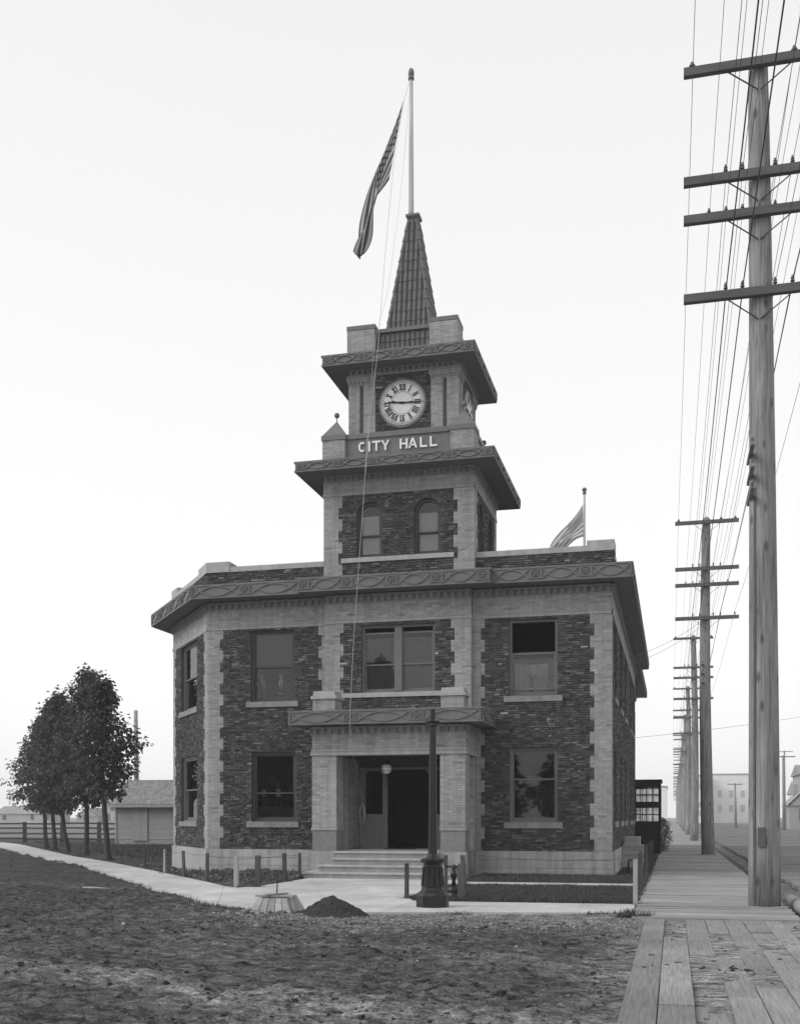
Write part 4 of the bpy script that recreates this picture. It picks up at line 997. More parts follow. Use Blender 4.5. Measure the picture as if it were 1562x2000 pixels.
# the bricks
bo = bricks.build('brick', M_BRICK, hall, kind='stuff', fix=False)
for m in single:
    a = np.array(m.v); c = a.mean(0); me = m.mesh('brick', M_BRICK, c, fix=False); inst('brick', me, hall, c)

# ================================================================== THINGS ON AND AROUND THE HALL
# ---- flag staff on the spire, its flag and halyards
fp = thing('flagpole', (-7.345, 30.70, 18.85), 'tall white flagpole standing on the tip of the tiled spire', 'flagpole')
MB().tube([(-7.345, 30.7, 18.8), (-7.345, 30.7, 19.1), (-7.345, 30.7, 22.95)], [.08, .078, .052], 14).build('pole', M_MASTW, fp, smooth=True)
MB().lathe(-7.345, 30.7, [(.05, 22.86), (.085, 22.87), (.09, 22.93), (.065, 22.95), (.062, 22.98), (.085, 23.0), (.088, 23.06), (.08, 23.12), (.05, 23.18), (.01, 23.2)], 14).build('finial', M_CORN, fp, smooth=True)
def curve(pts, b):
    n = len(pts)-1; t = b*n; i = min(int(t), n-1); f_ = t-i
    p0, p1, p2, p3 = (pts[max(i-1, 0)], pts[i], pts[i+1], pts[min(i+2, n)])
    return .5*((2*p1)+(p2-p0)*f_+(2*p0-5*p1+4*p2-p3)*f_*f_+(3*p1-p0-3*p2+p3)*f_**3)
def flag(name, top, bot, Y, fold, mat_, lab, seed, ph=0):
    T = [PY(u, v, Y) for u, v in top]; B = [PY(u, v, Y) for u, v in bot]
    NB, NA = 90, 40; vs_ = []; uv = []
    for j in range(NA+1):
        a = j/NA
        for i in range(NB+1):
            b = i/NB; p = curve(T, b)*(1-a)+curve(B, b)*a
            amp = fold*(b**.8); k = math.sin(a*9+b*7.0+ph)*amp+math.sin(a*19-b*5+ph)*amp*.35
            p = p+Vector((math.sin(a*9.0+b*6+ph+1)*amp*.16, k, math.sin(b*9+a*4)*amp*.10)); vs_.append(tuple(p)); uv.append((b, 1-a))
    fs = [(j*(NB+1)+i, j*(NB+1)+i+1, (j+1)*(NB+1)+i+1, (j+1)*(NB+1)+i) for j in range(NA) for i in range(NB)]
    m = MB(); m.add(vs_, fs); o = m.build(name, mat_, None, smooth=True, fix=False)
    ul = o.data.uv_layers.new(name='UVMap'); d = np.zeros((len(o.data.loops), 2), np.float32)
    li = np.zeros(len(o.data.loops), np.int32); o.data.loops.foreach_get('vertex_index', li); d[:] = np.array(uv, np.float32)[li]; ul.data.foreach_set('uv', d.ravel())
    return tag(o, lab, 'flag')
flag('flag', [(788, 195), (771, 240), (753, 285), (735, 335), (720, 385), (708, 430), (700, 465), (696, 497)], [(760, 350), (746, 372), (735, 392), (731, 412), (727, 437), (721, 460), (710, 482), (698, 499)], 30.4, .22, flag_mat('flag_cloth', .62, .09),
     'dark stars and stripes flag drooping from the halyard beside the tall spire pole', 3)
def R3(pts, r=.008): return MB().tube([Vector(p) for p in pts], r, 6)
hal = tag(R3([(-7.38, 30.62, 22.75), PY(789, 195, 30.35), PY(771, 300, 30.2), PY(757, 440, 29.9), PY(747, 560, 29.3), PY(737, 690, 28.5), PY(724, 800, 28.0), PY(714, 915, 27.6), PY(700, 1112, 27.2), PY(690, 1260, 27.0), PY(683.5, 1386, 26.80), PY(683.4, 1420, 26.80), PY(686, 1462, 27.25), PY(697, 1510, 28.6), PY(705, 1555, 29.75)], .006).build('halyard', M_ROPE), 'long pale halyard slanting from the spire pole down across the facade', 'rope')
tag(R3([(-7.35, 30.62, 22.7), PY(790, 300, 30.5), PY(776, 430, 30.1), PY(757, 570, 29.4), PY(738, 640, 28.9), PY(729, 690, 28.45), PY(724, 770, 28.2), PY(716, 870, 27.9), PY(713, 925, 27.6)], .004).build('halyard', M_ROPE), 'thin second halyard line beside the spire and clock', 'rope')
cp = []
c0 = PY(708, 1578, 29.78)
for k in range(97):
    a = k/96*2*math.pi*4; lp_ = k//24; ht = .20+.045*lp_; wd_ = .075-.008*lp_
    zz = math.cos(a); cp.append(c0+Vector((wd_*math.sin(a)*(1.15-.55*zz), -.015*lp_-.02, ht*zz+.13-ht)))
tag(R3(cp, .009).build('rope_coil', M_ROPE), 'coil of pale rope hanging beside the left front sidelight', 'rope')
# ---- second flag on the roof
f2 = thing('flagpole', (-2.893, 37, 8.12), 'short white flagpole on the flat roof behind the corner parapet', 'flagpole')
MB().tube([(-2.893, 37, 8.1), (-2.893, 37, 12.45)], [.048, .036], 12).build('pole', M_MASTW, f2, smooth=True)
MB().lathe(-2.893, 37, [(.03, 12.38), (.065, 12.39), (.07, 12.43), (.035, 12.45)]+[(.075*math.sin(math.pi*k/8)+.004, 12.53-.075*math.cos(math.pi*k/8)) for k in range(1, 9)], 12).build('finial', M_CORN, f2, smooth=True)
flag('flag', [(1138, 985), (1125, 1005), (1110, 1025), (1092, 1043), (1076, 1060), (1066, 1078)], [(1139, 1048), (1128, 1052), (1118, 1058), (1108, 1066), (1098, 1076), (1090, 1092)], 36.95, .16, flag_mat('pale_flag_cloth', .80, .36),
     'pale flag blowing from the short pole behind the roof parapet', 5, 1.3)
# ---- lantern, mat
ln = thing('hanging_lantern', (-7.42, 28.2, 2.7), 'ribbed glass globe lantern hanging in the porch before the doorway', 'lantern')
MB().tube([(-7.42, 28.2, 2.98), (-7.42, 28.2, 3.2)], .016, 8).build('stem', M_IRON, ln)
MB().lathe(-7.42, 28.2, [(.03, 3.05), (.06, 3.03), (.085, 2.98), (.09, 2.96)], 14).build('cap', M_IRON, ln, smooth=True)
MB().lathe(-7.42, 28.2, [(.09, 2.96), (.13, 2.92), (.14, 2.87), (.125, 2.80), (.085, 2.74), (.03, 2.71)], 16).build('globe', M_GLOBE, ln, smooth=True)
for z, r in ((2.87, .143), (2.80, .128)): MB().lathe(-7.42, 28.2, [(r-.012, z-.008), (r, z-.006), (r, z+.006), (r-.012, z+.008)], 16).build('band', M_IRON, ln)
MB().lathe(-7.42, 28.2, [(.03, 2.72), (.018, 2.69), (.008, 2.64)], 8).build('finial', M_IRON, ln)
tag(MB().box(-7.75, -6.95, 29.2, 29.65, .674, .70).build('door_mat', M_IRON), 'dark door mat lying on the porch floor at the entrance', 'mat')
tag(MB().box(-4.86, -4.78, 28.90, 28.985, 2.93, 3.0).build('bell_box', M_IRON), 'tiny dark box fixed to brick wall right of the porch', 'bell box')

# ---- people in the windows
def skin_mesh(name, verts, edges, sub=2):
    me = bpy.data.meshes.new(name); me.from_pydata([v[0] for v in verts], edges, []); me.update()
    o = bpy.data.objects.new(name, me); COL.objects.link(o)
    md = o.modifiers.new('skin', 'SKIN'); sm = o.modifiers.new('sub', 'SUBSURF'); sm.levels = sub; sm.render_levels = sub
    for i, v in enumerate(verts): me.skin_vertices[0].data[i].radius = v[1] if isinstance(v[1], tuple) else (v[1], v[1]); me.skin_vertices[0].data[i].use_root = (i == 0)
    dg = bpy.context.evaluated_depsgraph_get(); me2 = bpy.data.meshes.new_from_object(o.evaluated_get(dg))
    bpy.data.objects.remove(o); me2.polygons.foreach_set('use_smooth', [True]*len(me2.polygons)); me2.name = name
    a = me2.attributes.new('tone', 'FLOAT', 'POINT'); a.data.foreach_set('value', np.ones(len(me2.vertices), np.float32))
    return me2
def arm_pts(s, pose):
    sh = (s*.19, .0, 1.42)
    if pose == 'folded': return [sh, (s*.27, .02, 1.17), (s*.03+.02, -.20, 1.12)]
    return [sh, (s*.25, .03, 1.14), (s*.24, -.06, .90)]
def person(loc, rz, label, pose='folded', hat=False, shirt=True):
    P = [((0, 0, .95), (.15, .115)), ((0, 0, 1.10), (.145, .105)), ((0, 0, 1.30), (.165, .115)), ((0, .01, 1.42), (.13, .09)), ((0, 0, 1.49), .058), ((0, -.01, 1.55), .056),
         ((0, -.012, 1.61), (.062, .078)), ((0, -.005, 1.67), (.074, .092)), ((0, 0, 1.73), (.066, .082))]
    E_ = [(i, i+1) for i in range(8)]
    P.append(((0, -.108, 1.645), .011)); E_.append((7, 9)); 
    for s in (-1, 1):
        P.append(((s*.083, .01, 1.66), .014)); E_.append((7, len(P)-1))
        b = len(P); a = arm_pts(s, pose)
        for q, r in zip(a, (.062, .046, .032)): P.append((q, r))
        E_ += [(3, b), (b, b+1), (b+1, b+2)]
        d = (Vector(a[2])-Vector(a[1])).normalized(); pv = Vector(a[2])+d*.055; side = d.cross(Vector((0, 0, 1))).normalized() if abs(d.z) < .9 else Vector((0, 1, 0))
        P.append((tuple(pv), (.036, .02))); E_.append((b+2, b+3)); hb = b+3
        for k, ln_ in enumerate((.075, .085, .08, .065)):
            q = pv+side*(k-1.5)*.019+d*.03; P.append((tuple(q), .0095)); P.append((tuple(q+d*ln_*.6+Vector((0, 0, -.012))), .0085)); n = len(P); E_ += [(hb, n-2), (n-2, n-1)]
        q = pv-side*.035-d*.01; P.append((tuple(q), .010)); P.append((tuple(q-side*.018+d*.035), .009)); n = len(P); E_ += [(hb, n-2), (n-2, n-1)]
        b = len(P); P += [((s*.09, 0, .86), .092), ((s*.10, -.01, .48), .062), ((s*.10, .02, .08), .042), ((s*.11, -.13, .035), .034)]; E_ += [(0, b), (b, b+1), (b+1, b+2), (b+2, b+3)]
    p = bpy.data.objects.new('person', skin_mesh('person', P, E_)); COL.objects.link(p); p.data.materials.clear(); p.data.materials.append(M_SKIN)
    p.location = loc; p.rotation_euler = (0, 0, rz); tag(p, label, 'person')
    def child(nm, me, mt): o = bpy.data.objects.new(nm, me); me.materials.clear(); me.materials.append(mt); COL.objects.link(o); o.parent = p; return o
    J = [((0, 0, .84), (.185, .15)), ((0, 0, 1.08), (.172, .135)), ((0, 0, 1.30), (.192, .145)), ((0, .012, 1.42), (.155, .105)), ((0, .02, 1.475), (.075, .07))]; JE = [(0, 1), (1, 2), (2, 3), (3, 4)]
    for s in (-1, 1):
        a = arm_pts(s, pose); b = len(J); e = Vector(a[2]); f_ = Vector(a[1]); e = f_+(e-f_)*.93
        J += [(a[0], .082), (a[1], .066), (tuple(e), .05)]; JE += [(3, b), (b, b+1), (b+1, b+2)]
    child('jacket', skin_mesh('jacket', J, JE), M_SUIT)
    T = [((0, 0, .96), (.17, .14))]; TE = []
    for s in (-1, 1):
        b = len(T); T += [((s*.10, 0, .84), .11), ((s*.10, -.01, .48), .082), ((s*.10, .02, .10), .066)]; TE += [(0, b), (b, b+1), (b+1, b+2)]
    child('trousers', skin_mesh('trousers', T, TE), M_SUIT)
    m = MB(); m.add([(-.062, -.10, 1.485), (.062, -.10, 1.485), (.03, -.163, 1.30), (0, -.172, 1.18), (-.03, -.163, 1.30), (0, -.03, 1.44)], [(0, 1, 2, 3, 4), (1, 0, 5), (2, 1, 5), (3, 2, 5), (4, 3, 5), (0, 4, 5)]); sh = m.mesh('shirt', M_SHIRT); child('shirt', sh, M_SHIRT if shirt else M_SUIT)
    m = MB(); m.add([(-.014, -.117, 1.475), (.014, -.117, 1.475), (.024, -.172, 1.30), (0, -.181, 1.19), (-.024, -.172, 1.30), (0, -.08, 1.4)], [(0, 1, 2, 3, 4), (1, 0, 5), (2, 1, 5), (3, 2, 5), (4, 3, 5), (0, 4, 5)]); child('tie', m.mesh('tie', M_BLACK), M_BLACK)
    if hat:
        m = MB(); m.lathe(0, .005, [(.145, 1.715), (.15, 1.722), (.10, 1.735), (.093, 1.80), (.085, 1.835), (.04, 1.845)], 18); child('hat', m.mesh('hat', M_BLACK, smooth=True), M_BLACK)
    else:
        m = MB(); m.lathe(0, .018, [(.088, 1.69), (.086, 1.735), (.07, 1.78), (.035, 1.80), (.005, 1.805)], 16); child('hair', m.mesh('hair', M_HAIR, smooth=True), M_HAIR)
    return p
person((-10.95, 29.72, 3.97), .15, 'man in dark suit, white collar and tie, hands clasped behind the upper left front window')
person((-11.56, 29.75, 3.97), .75, 'man in dark suit turned sideways at the left of the upper left front window', 'down')
person((-11.53, 29.80, .67), .3, 'hatted man in dark clothes at the left of the dark lower front window', 'down', True, False)
person((-11.12, 29.95, .67), -.1, 'hatted man in dark clothes at the right of the dark lower front window', 'folded', True, False)
tag(MB().box(-11.5, -10.35, 29.32, 29.335, 1.50, 1.86).build('half_curtain', M_FENCE), 'dull half curtain across the foot of the lower left front window', 'curtain')
tag(MB().box(-11.35, -10.45, 29.42, 29.60, 3.97, 4.98).build('cabinet', M_FENCE), 'low dark cabinet inside the upper left front window', 'cabinet')
# curtains and potted palm in the right hand rooms
def drape(x0, x1, y_, z0, z1, lab, m_=M_CURT):
    n = 40; vs_ = []
    for j in (0, 1):
        for i in range(n+1):
            a = i/n; vs_.append((x0+(x1-x0)*a, y_+.022*math.sin(a*(x1-x0)*38)+(.0), z1 if j else z0))
    m = MB(); m.add(vs_+[(x, yy+.006, z) for x, yy, z in vs_], [(i, i+1, n+2+i, n+1+i) for i in range(n)]+[(2*n+2+i+1, 2*n+2+i, 2*n+2+n+1+i, 2*n+2+n+2+i) for i in range(n)])
    return tag(m.build('curtain', m_, None, smooth=True), lab, 'curtain')
drape(-4.2, -3.02, 29.75, 4.85, 5.72, 'pale curtain drawn across the lower half of the upper right front window')
drape(-3.26, -3.04, 29.35, 4.85, 5.70, 'gathered curtain hanging at the right side of the upper right front window', M_SHADE)
drape(-4.18, -3.03, 29.45, 1.48, 2.66, 'dull curtain behind the big lower pane right of the porch', M_FENCE)
pp = thing('potted_palm', (-3.72, 29.42, 4.62), 'spindly potted palm standing inside the upper right front window', 'plant')
MB().lathe(-3.72, 29.42, [(.07, 4.62), (.10, 4.82), (.105, 4.84)], 12).build('pot', M_POT, pp); MB().tube([(-3.72, 29.42, 4.8), (-3.70, 29.41, 5.1), (-3.68, 29.42, 5.32)], [.03, .026, .03], 8).build('stem', M_BARK, pp)
m = MB()
for k in range(26):
    a = RNG.uniform(0, 6.28); e = RNG.uniform(-.1, .9); Lf = RNG.uniform(.16, .30); d = Vector((math.cos(a)*math.cos(e), math.sin(a)*math.cos(e)*.5, math.sin(e))); p = Vector((-3.68, 29.42, 5.3))
    q = p+d*Lf*.6; r = p+d*Lf+Vector((0, 0, -.07)); s_ = Vector((-.012*math.sin(a), .01, .012)); m.add([p, q+s_, r, q-s_], [(0, 1, 2, 3)], RNG.random())
m.build('fronds', M_LEAF, pp, fix=False)

# ================================================================== STREET FURNITURE
lp = thing('lamp_post', (-4.0, 18.16, .03), 'black iron street lamp post without a globe standing on the front walk', 'lamp post')
lx, ly = -4.0, 18.3
def sqr(r): return r*math.sqrt(2)
b = MB(); b.lathe(lx, ly, [(.285, .01), (.285, .215), (.272, .235)], 8, sq=True); b.lathe(lx, ly, [(.262, .235), (.25, .265), (.205, .30)], 8, sq=True); b.build('plinth', M_IRON, lp)
b = MB(); b.lathe(lx, ly, [(.205, .30), (.192, .35), (.172, .50), (.155, .74), (.165, .77), (.205, .785), (.21, .83), (.16, .85)], 8, sq=True); b.build('pedestal', M_IRON, lp)
for k in range(8):
    a = 2*math.pi*k/8; t = Vector((-math.sin(a), math.cos(a), 0)); o = Vector((math.cos(a), math.sin(a), 0)); q = []
    for z, r, hw in ((.38, .181, .054), (.71, .153, .040)): q += [Vector((lx, ly, z))+o*r-t*hw, Vector((lx, ly, z))+o*r+t*hw]
    m = MB(); 
    for i, j in ((0, 1), (1, 3), (3, 2), (2, 0)): m.bar(q[i], q[j], .02, .02)
    m.build('panel_moulding', M_IRON, lp)
b = MB(); b.lathe(lx, ly, [(.12, .845), (.115, .87), (.09, .89), (.082, .93)], 12); b.build('collar', M_IRON, lp)
b = MB(); N = 16
for i, (z, r) in enumerate([(.90, .080), (1.6, .072), (2.4, .064), (3.12, .056)]):
    for k in range(N): rr = r*(1 if k % 2 else .86); b.v.append((lx+rr*math.cos(2*math.pi*k/N), ly+rr*math.sin(2*math.pi*k/N), z))
for i in range(3):
    for k in range(N): b.f.append((i*N+k, i*N+(k+1) % N, (i+1)*N+(k+1) % N, (i+1)*N+k)); b.t.append(1)
b.build('post', M_IRON, lp)
b = MB(); b.lathe(lx, ly, [(.056, 3.10), (.075, 3.12), (.075, 3.15), (.05, 3.17), (.06, 3.2)], 12); b.lathe(lx, ly, [(.05, 3.2), (.05, 3.40), (.03, 3.41)], 12); b.build('fitter', M_IRON, lp)
for s in (-1, 1): MB().tube([(lx+s*.04, ly, 3.17), (lx+s*.08, ly, 3.20), (lx+s*.115, ly, 3.19), (lx+s*.12, ly, 3.16), (lx+s*.10, ly, 3.145)], .017, 8).build('scroll', M_IRON, lp, smooth=True)
hy = thing('water_valve', (-4.02, 20.3, .02), 'squat black iron water hydrant with baluster stem close behind the lamp post', 'hydrant'); hx, hyy = -4.02, 20.25
MB().lathe(hx, hyy, [(.14, .0), (.15, .03), (.15, .10), (.12, .12), (.13, .15), (.13, .23), (.05, .26)], 14).build('base', M_IRON, hy, smooth=True)
MB().lathe(hx, hyy, [(.045, .25), (.035, .36), (.055, .42), (.075, .47), (.055, .52), (.03, .56), (.05, .60), (.04, .62), (.03, .66)], 12).build('stem', M_IRON, hy, smooth=True)
MB().box(hx-.17, hx+.17, hyy-.02, hyy+.02, .60, .64).build('handle', M_IRON, hy)
# stakes with a strand of wire
def stake(x, y_, h, r, lab, pale=False, rnd=False, lean=(0, 0), grp='wooden stakes guarding the new planting'):
    m = MB(); 
    if rnd: m.tube([(x, y_, -.08), (x+lean[0], y_+lean[1], h)], [r*1.05, r], 10)
    else:
        m.frust(0, 0, 0, h+.08, r, r, r*.96, r*.96); m.v = [(x+a+lean[0]*c/h, y_+b_+lean[1]*c/h, c-.08) for a, b_, c in m.v]
    return tag(m.build('stake', M_STAKEL if pale else M_STAKE, None), lab, 'stake', grp)
SL = [(-15.44, 30.05, .63, .030, 'dark stake nearest to the tree row, left end of the wired stakes', False), (-13.51, 27.46, .68, .026, 'thin pale stake, second from the tree row along the walk', True), (-12.28, 26.08, .69, .034, 'dark stake in front of the slanting corner of the hall, third from the trees', False),
      (-10.92, 24.47, .69, .044, 'thick round dark stake before the left foundation, fourth from the trees', False), (-9.27, 22.33, .70, .045, 'broad pale stake at the bend of the walk', True), (-8.9, 22.62, .71, .052, 'broad dark stake at the bend of the walk beside the pale one', False),
      (-8.96, 24.55, .70, .042, 'dark stake halfway between the bend of the walk and the steps', False), (-9.12, 26.05, .66, .03, 'thin dark stake close to the left end of the steps', False)]
tops = []
for x, y_, h, r, lab, pale in SL: stake(x, y_, h, r, lab, pale, r == .044, (RNG.normal(0, .01), RNG.normal(0, .01))); tops.append((x, y_-.03, h-.05))
def strand(pts, lab, r=.004):
    out = []
    for a, b_ in zip(pts[:-1], pts[1:]):
        for k in range(6): t = k/6; out.append(tuple(Vector(a)*(1-t)+Vector(b_)*t+Vector((0, 0, -.08*t*(1-t)))))
    out.append(pts[-1]); return tag(MB().tube(out, r, 5).build('fence_wire', M_WIRE), lab, 'wire')
strand(tops, 'single strand of wire strung between the stakes left of the steps')
SR = [(-4.90, 20.12, .68, .036, 'dark stake left of the lamp post at the lawn corner', False), (-4.84, 23.5, .72, .035, 'dark stake just right of the lamp post, in the lawn edge', False), (-3.78, 19.75, .70, .058, 'broad weathered stake right of the hydrant', True), (-4.50, 23.95, .71, .05, 'leaning dark stake between hydrant and right porch pier', False), (-4.83, 26.3, .73, .03, 'thin stake against the right porch foundation', False)]
for x, y_, h, r, lab, pale in SR: stake(x, y_, h, r, lab, False, False, (-.05 if 'leaning' in lab else .0, 0))
strand([(-4.83, 26.27, .66), (-3.5, 27.2, .50), (-2.2, 28.3, .47), (-1.3, 28.2, .50)], 'slack wire drooping along the right foundation')
SB = [(-.65, 19.65, .81, .04, 'pale stake at the corner of lawn and boardwalk, nearest of its row', True), (-.69, 23.0, .81, .036, 'second stake along the boardwalk edge', False), (-.72, 26.25, .78, .04, 'third stake along the boardwalk edge', False), (-.69, 29.5, .82, .034, 'fourth stake along the boardwalk edge', False), (-.68, 32.6, .83, .034, 'fifth stake along the boardwalk edge', False), (-.7, 36.2, .8, .036, 'sixth stake along the boardwalk edge', False), (-.72, 40.0, .78, .036, 'farthest stake along the boardwalk edge, near the black annex', False)]
for x, y_, h, r, lab, pale in SB: stake(x, y_, h, r, lab, pale, False, (RNG.normal(0, .02), 0), 'stakes along the boardwalk edge')
strand([(x-.03, y_, h-.04) for x, y_, h, *_ in SB], 'wire strung along the stakes of the boardwalk edge')
# side stoop, standpipe, catch basin box, soil mound
so = thing('side_stoop', (-1.15, 34, 0), 'low plank stoop at the side wall by the boardwalk', 'stoop')
for k, (y0, z) in enumerate(((33.2, .28), (33.5, .50), (33.8, .72))):
    MB().box(-1.5, -.86+.0*k, y0, y0+.4, z-.05, z).build('tread', M_BOARD, so)
    for j in range(2): MB().box(-1.5, -.86, y0+.02, y0+.05, z-.22+j*.09, z-.14+j*.09).build('plank', M_BOARD, so)
MB().box(-1.45, -1.0, 34.2, 35.2, 0, .95).build('box', M_BOARD, so)
tag(MB().tube([(-1.18, 30.1, .0), (-1.18, 30.1, .36), (-1.16, 30.08, .40), (-1.05, 30.05, .40), (-1.02, 30.04, .34)], .022, 8).build('standpipe', M_IRON, None, smooth=True), 'small bent standpipe by the right corner foundation', 'pipe')
bx = thing('catch_basin_box', (-6.31, 16.75, .0), 'low tapered plank box with loose boards on top at the kerb corner', 'plank box'); bcx, bcy = -6.31, 16.95
for (dx, dy) in ((0, -1), (1, 0), (0, 1), (-1, 0)):
    for k in range(5):
        a0, a1 = -1+2*k/5+.02, -1+2*(k+1)/5-.02; t = (-dy, dx); j = RNG.normal(0, .004)
        def q(a, h, z, o): return (bcx+dx*(h+o)+t[0]*a*h, bcy+dy*(h+o)+t[1]*a*h, z)
        MB().add([q(a0, .36, .0, j), q(a1, .36, .0, j), q(a1, .25, .24, j), q(a0, .25, .24, j), q(a0, .36, .0, j-.025), q(a1, .36, .0, j-.025), q(a1, .25, .24, j-.025), q(a0, .25, .24, j-.025)], [(0, 1, 2, 3), (7, 6, 5, 4), (0, 4, 5, 1), (1, 5, 6, 2), (2, 6, 7, 3), (3, 7, 4, 0)], RNG.uniform(.8, 1.25)).build('board', M_PLANK, bx)
for (a, b_) in (((-.33, -.12, .262), (.33, -.15, .262)), ((-.28, .02, .262), (.30, .05, .262)), ((-.30, .17, .262), (.26, .14, .262)), ((-.12, -.2, .29), (.08, .22, .29))):
    MB().bar((bcx+a[0], bcy+a[1], a[2]), (bcx+b_[0], bcy+b_[1], b_[2]), .09, .022).build('lid_board', M_PLANK, bx)
tag(MB().tube([(bcx-.03, bcy, .10), (bcx-.01, bcy+.02, .55)], [.012, .010], 8).build('rod', M_IRON), 'thin dark rod standing up out of the plank box', 'rod')
def heap(name, cx, cy_, rx, ry, h, mt, lab, n=56, seed=0):
    xs = np.linspace(-1.25, 1.25, n); X, Y = np.meshgrid(xs, xs); R = np.sqrt(X**2+Y**2)
    prof = np.clip(1-R, 0, 1)**1.05*h+.10*h*np.clip(1.25-R, 0, 1)
    Z = prof+(fbm(X*rx+cx*3, Y*ry+seed, 9, 4, seed)-.5)*.085*np.clip(1.25-R, 0, .5)*2+(fbm(X*rx, Y*ry, 26, 3, seed+5)-.5)*.035*np.clip(1.2-R, 0, .4)*2.5-.03
    vs_ = list(zip((cx+X*rx).ravel(), (cy_+Y*ry).ravel(), Z.ravel())); fs = [(j*n+i, j*n+i+1, (j+1)*n+i+1, (j+1)*n+i) for j in range(n-1) for i in range(n-1)]
    return tag(MB().add(vs_, fs).build(name, mt, None, smooth=False, fix=False), lab, 'soil heap')
heap('dirt_mound', -5.25, 16.55, .62, .55, .33, M_SOIL, 'heap of dark fresh soil at the kerb between plank box and lamp post', 80, 3)
heap('dirt_mound', -5.78, 16.42, .34, .28, .09, M_SOIL, 'small spill of dark soil beside the plank box', 40, 8)

# ================================================================== UTILITY POLES AND WIRES
ARMS = [(-.29, [-1.11, .555, 1.11], 'bell'), (-2.18, [-.555, -.28, .25, .53], 'two'), (-2.84, [-.83, -.55, -.28, .25, .81], 'small'), (-4.2, [-.555, -.28, .25, .53, 1.09], 'two')]
POLES = [(1.43, 19.76, 14.70), (1.34, 46.44, 13.88), (1.30, 73.5, 13.45), (1.22, 99, 13.1), (1.2, 125, 13.0), (1.2, 151, 12.8), (1.2, 177, 12.7)]+[(1.2, 177+26*k, 12.7) for k in range(1, 12)]
POLES = [(x if i > 1 else [1.52, 1.385][i], y_, t) for i, (x, y_, t) in enumerate(POLES)]
ins_me = {}
def ins_mesh(kind):
    if kind not in ins_me:
        m = MB()
        if kind == 'bell': m.lathe(0, 0, [(.02, -.02), (.02, .03), (.075, .03), (.085, .05), (.06, .10), (.035, .12), (.045, .14), (.03, .16)], 12)
        elif kind == 'two': m.lathe(0, 0, [(.018, -.02), (.018, .06), (.05, .06), (.055, .08), (.032, .12), (.03, .125), (.048, .13), (.045, .155), (.028, .18), (.035, .20), (.02, .215)], 10)
        else: m.lathe(0, 0, [(.015, -.02), (.015, .05), (.042, .05), (.045, .07), (.03, .10), (.036, .12), (.02, .14)], 10)
        ins_me[kind] = m.mesh('insulator', M_INS, smooth=True)
    return ins_me[kind]
def pole_thing(x, y_, top, label, full=True, first=False):
    p = thing('utility_pole', (x, y_, 0), label, 'utility pole', 'poles along the boardwalk')
    n = 20 if full else 10; m = MB(); pts = []; rs = []
    lean = -.11 if first else RNG.normal(0, .05); bend = .02 if first else RNG.normal(0, .05)
    for k in range(15):
        t = k/14; pts.append((x+lean*t+bend*math.sin(t*3.1), y_+bend*.6*math.sin(t*5), -.1+(top+.02)*t)); rs.append(.272-.105*t if k < 14 else .10)
    pts.insert(-1, (x+lean*.995, y_, top-.14)); rs.insert(-1, .160)
    m.tube(pts, rs, n); m.build('pole', M_POLE, p, smooth=True)
    for ia, (dz, pins, kind) in enumerate(ARMS):
        zc = top+dz; xc = x+lean*.9
        MB().box(xc-1.25, xc+1.25, y_-.30, y_-.185, zc-.07, zc+.07).build('crossarm', M_ARM, p)
        if full:
            for s in (-1, 1): MB().bar((xc+s*.52, y_-.20, zc-.06), (xc+s*.02, y_-.215, zc-.45), .03, .012).build('brace', M_IRON, p)
            for q in pins: inst('insulator', ins_mesh(kind), p, (xc+q, y_-.24, zc+.07), Matrix.Scale(.7, 3))
    if full:
        for k in range(3): 
            z = 7.05+.36*k; MB().box(x-.275, x-.21, y_-.75, y_+.35, z-.032, z+.032).build('side_arm', M_POLE, p); MB().lathe(x-.245, y_-.68, [(.03, z+.04), (.035, z+.08), (.02, z+.11)], 8).build('insulator', M_INS, p)
    if first:
        MB().bar((x-.185, y_-.205, .05), (x-.17, y_-.165, 7.2), .035, .03).build('wire_moulding', M_ARM, p)
        MB().box(x-.13, x-.01, y_-.287, y_-.25, 1.05, 1.38).build('notch_plate', M_ARM, p)
    return p
near = ['nearest and largest wooden utility pole standing on the boardwalk edge', 'second utility pole along the boardwalk', 'third utility pole along the boardwalk', 'fourth utility pole along the boardwalk', 'fifth utility pole along the boardwalk, past the black annex']
for i, (x, y_, t) in enumerate(POLES):
    ordn = ['sixth', 'seventh', 'eighth', 'ninth', 'tenth', 'eleventh', 'twelfth', 'thirteenth', 'fourteenth', 'fifteenth', 'sixteenth', 'seventeenth', 'eighteenth']
    lab = near[i] if i < len(near) else '%s utility pole from the near end of the row along the boardwalk, fading in haze' % ordn[i-len(near)]
    pole_thing(x, y_, t, lab, i < 6, i == 0)
names = ['top', 'second', 'third', 'lowest']
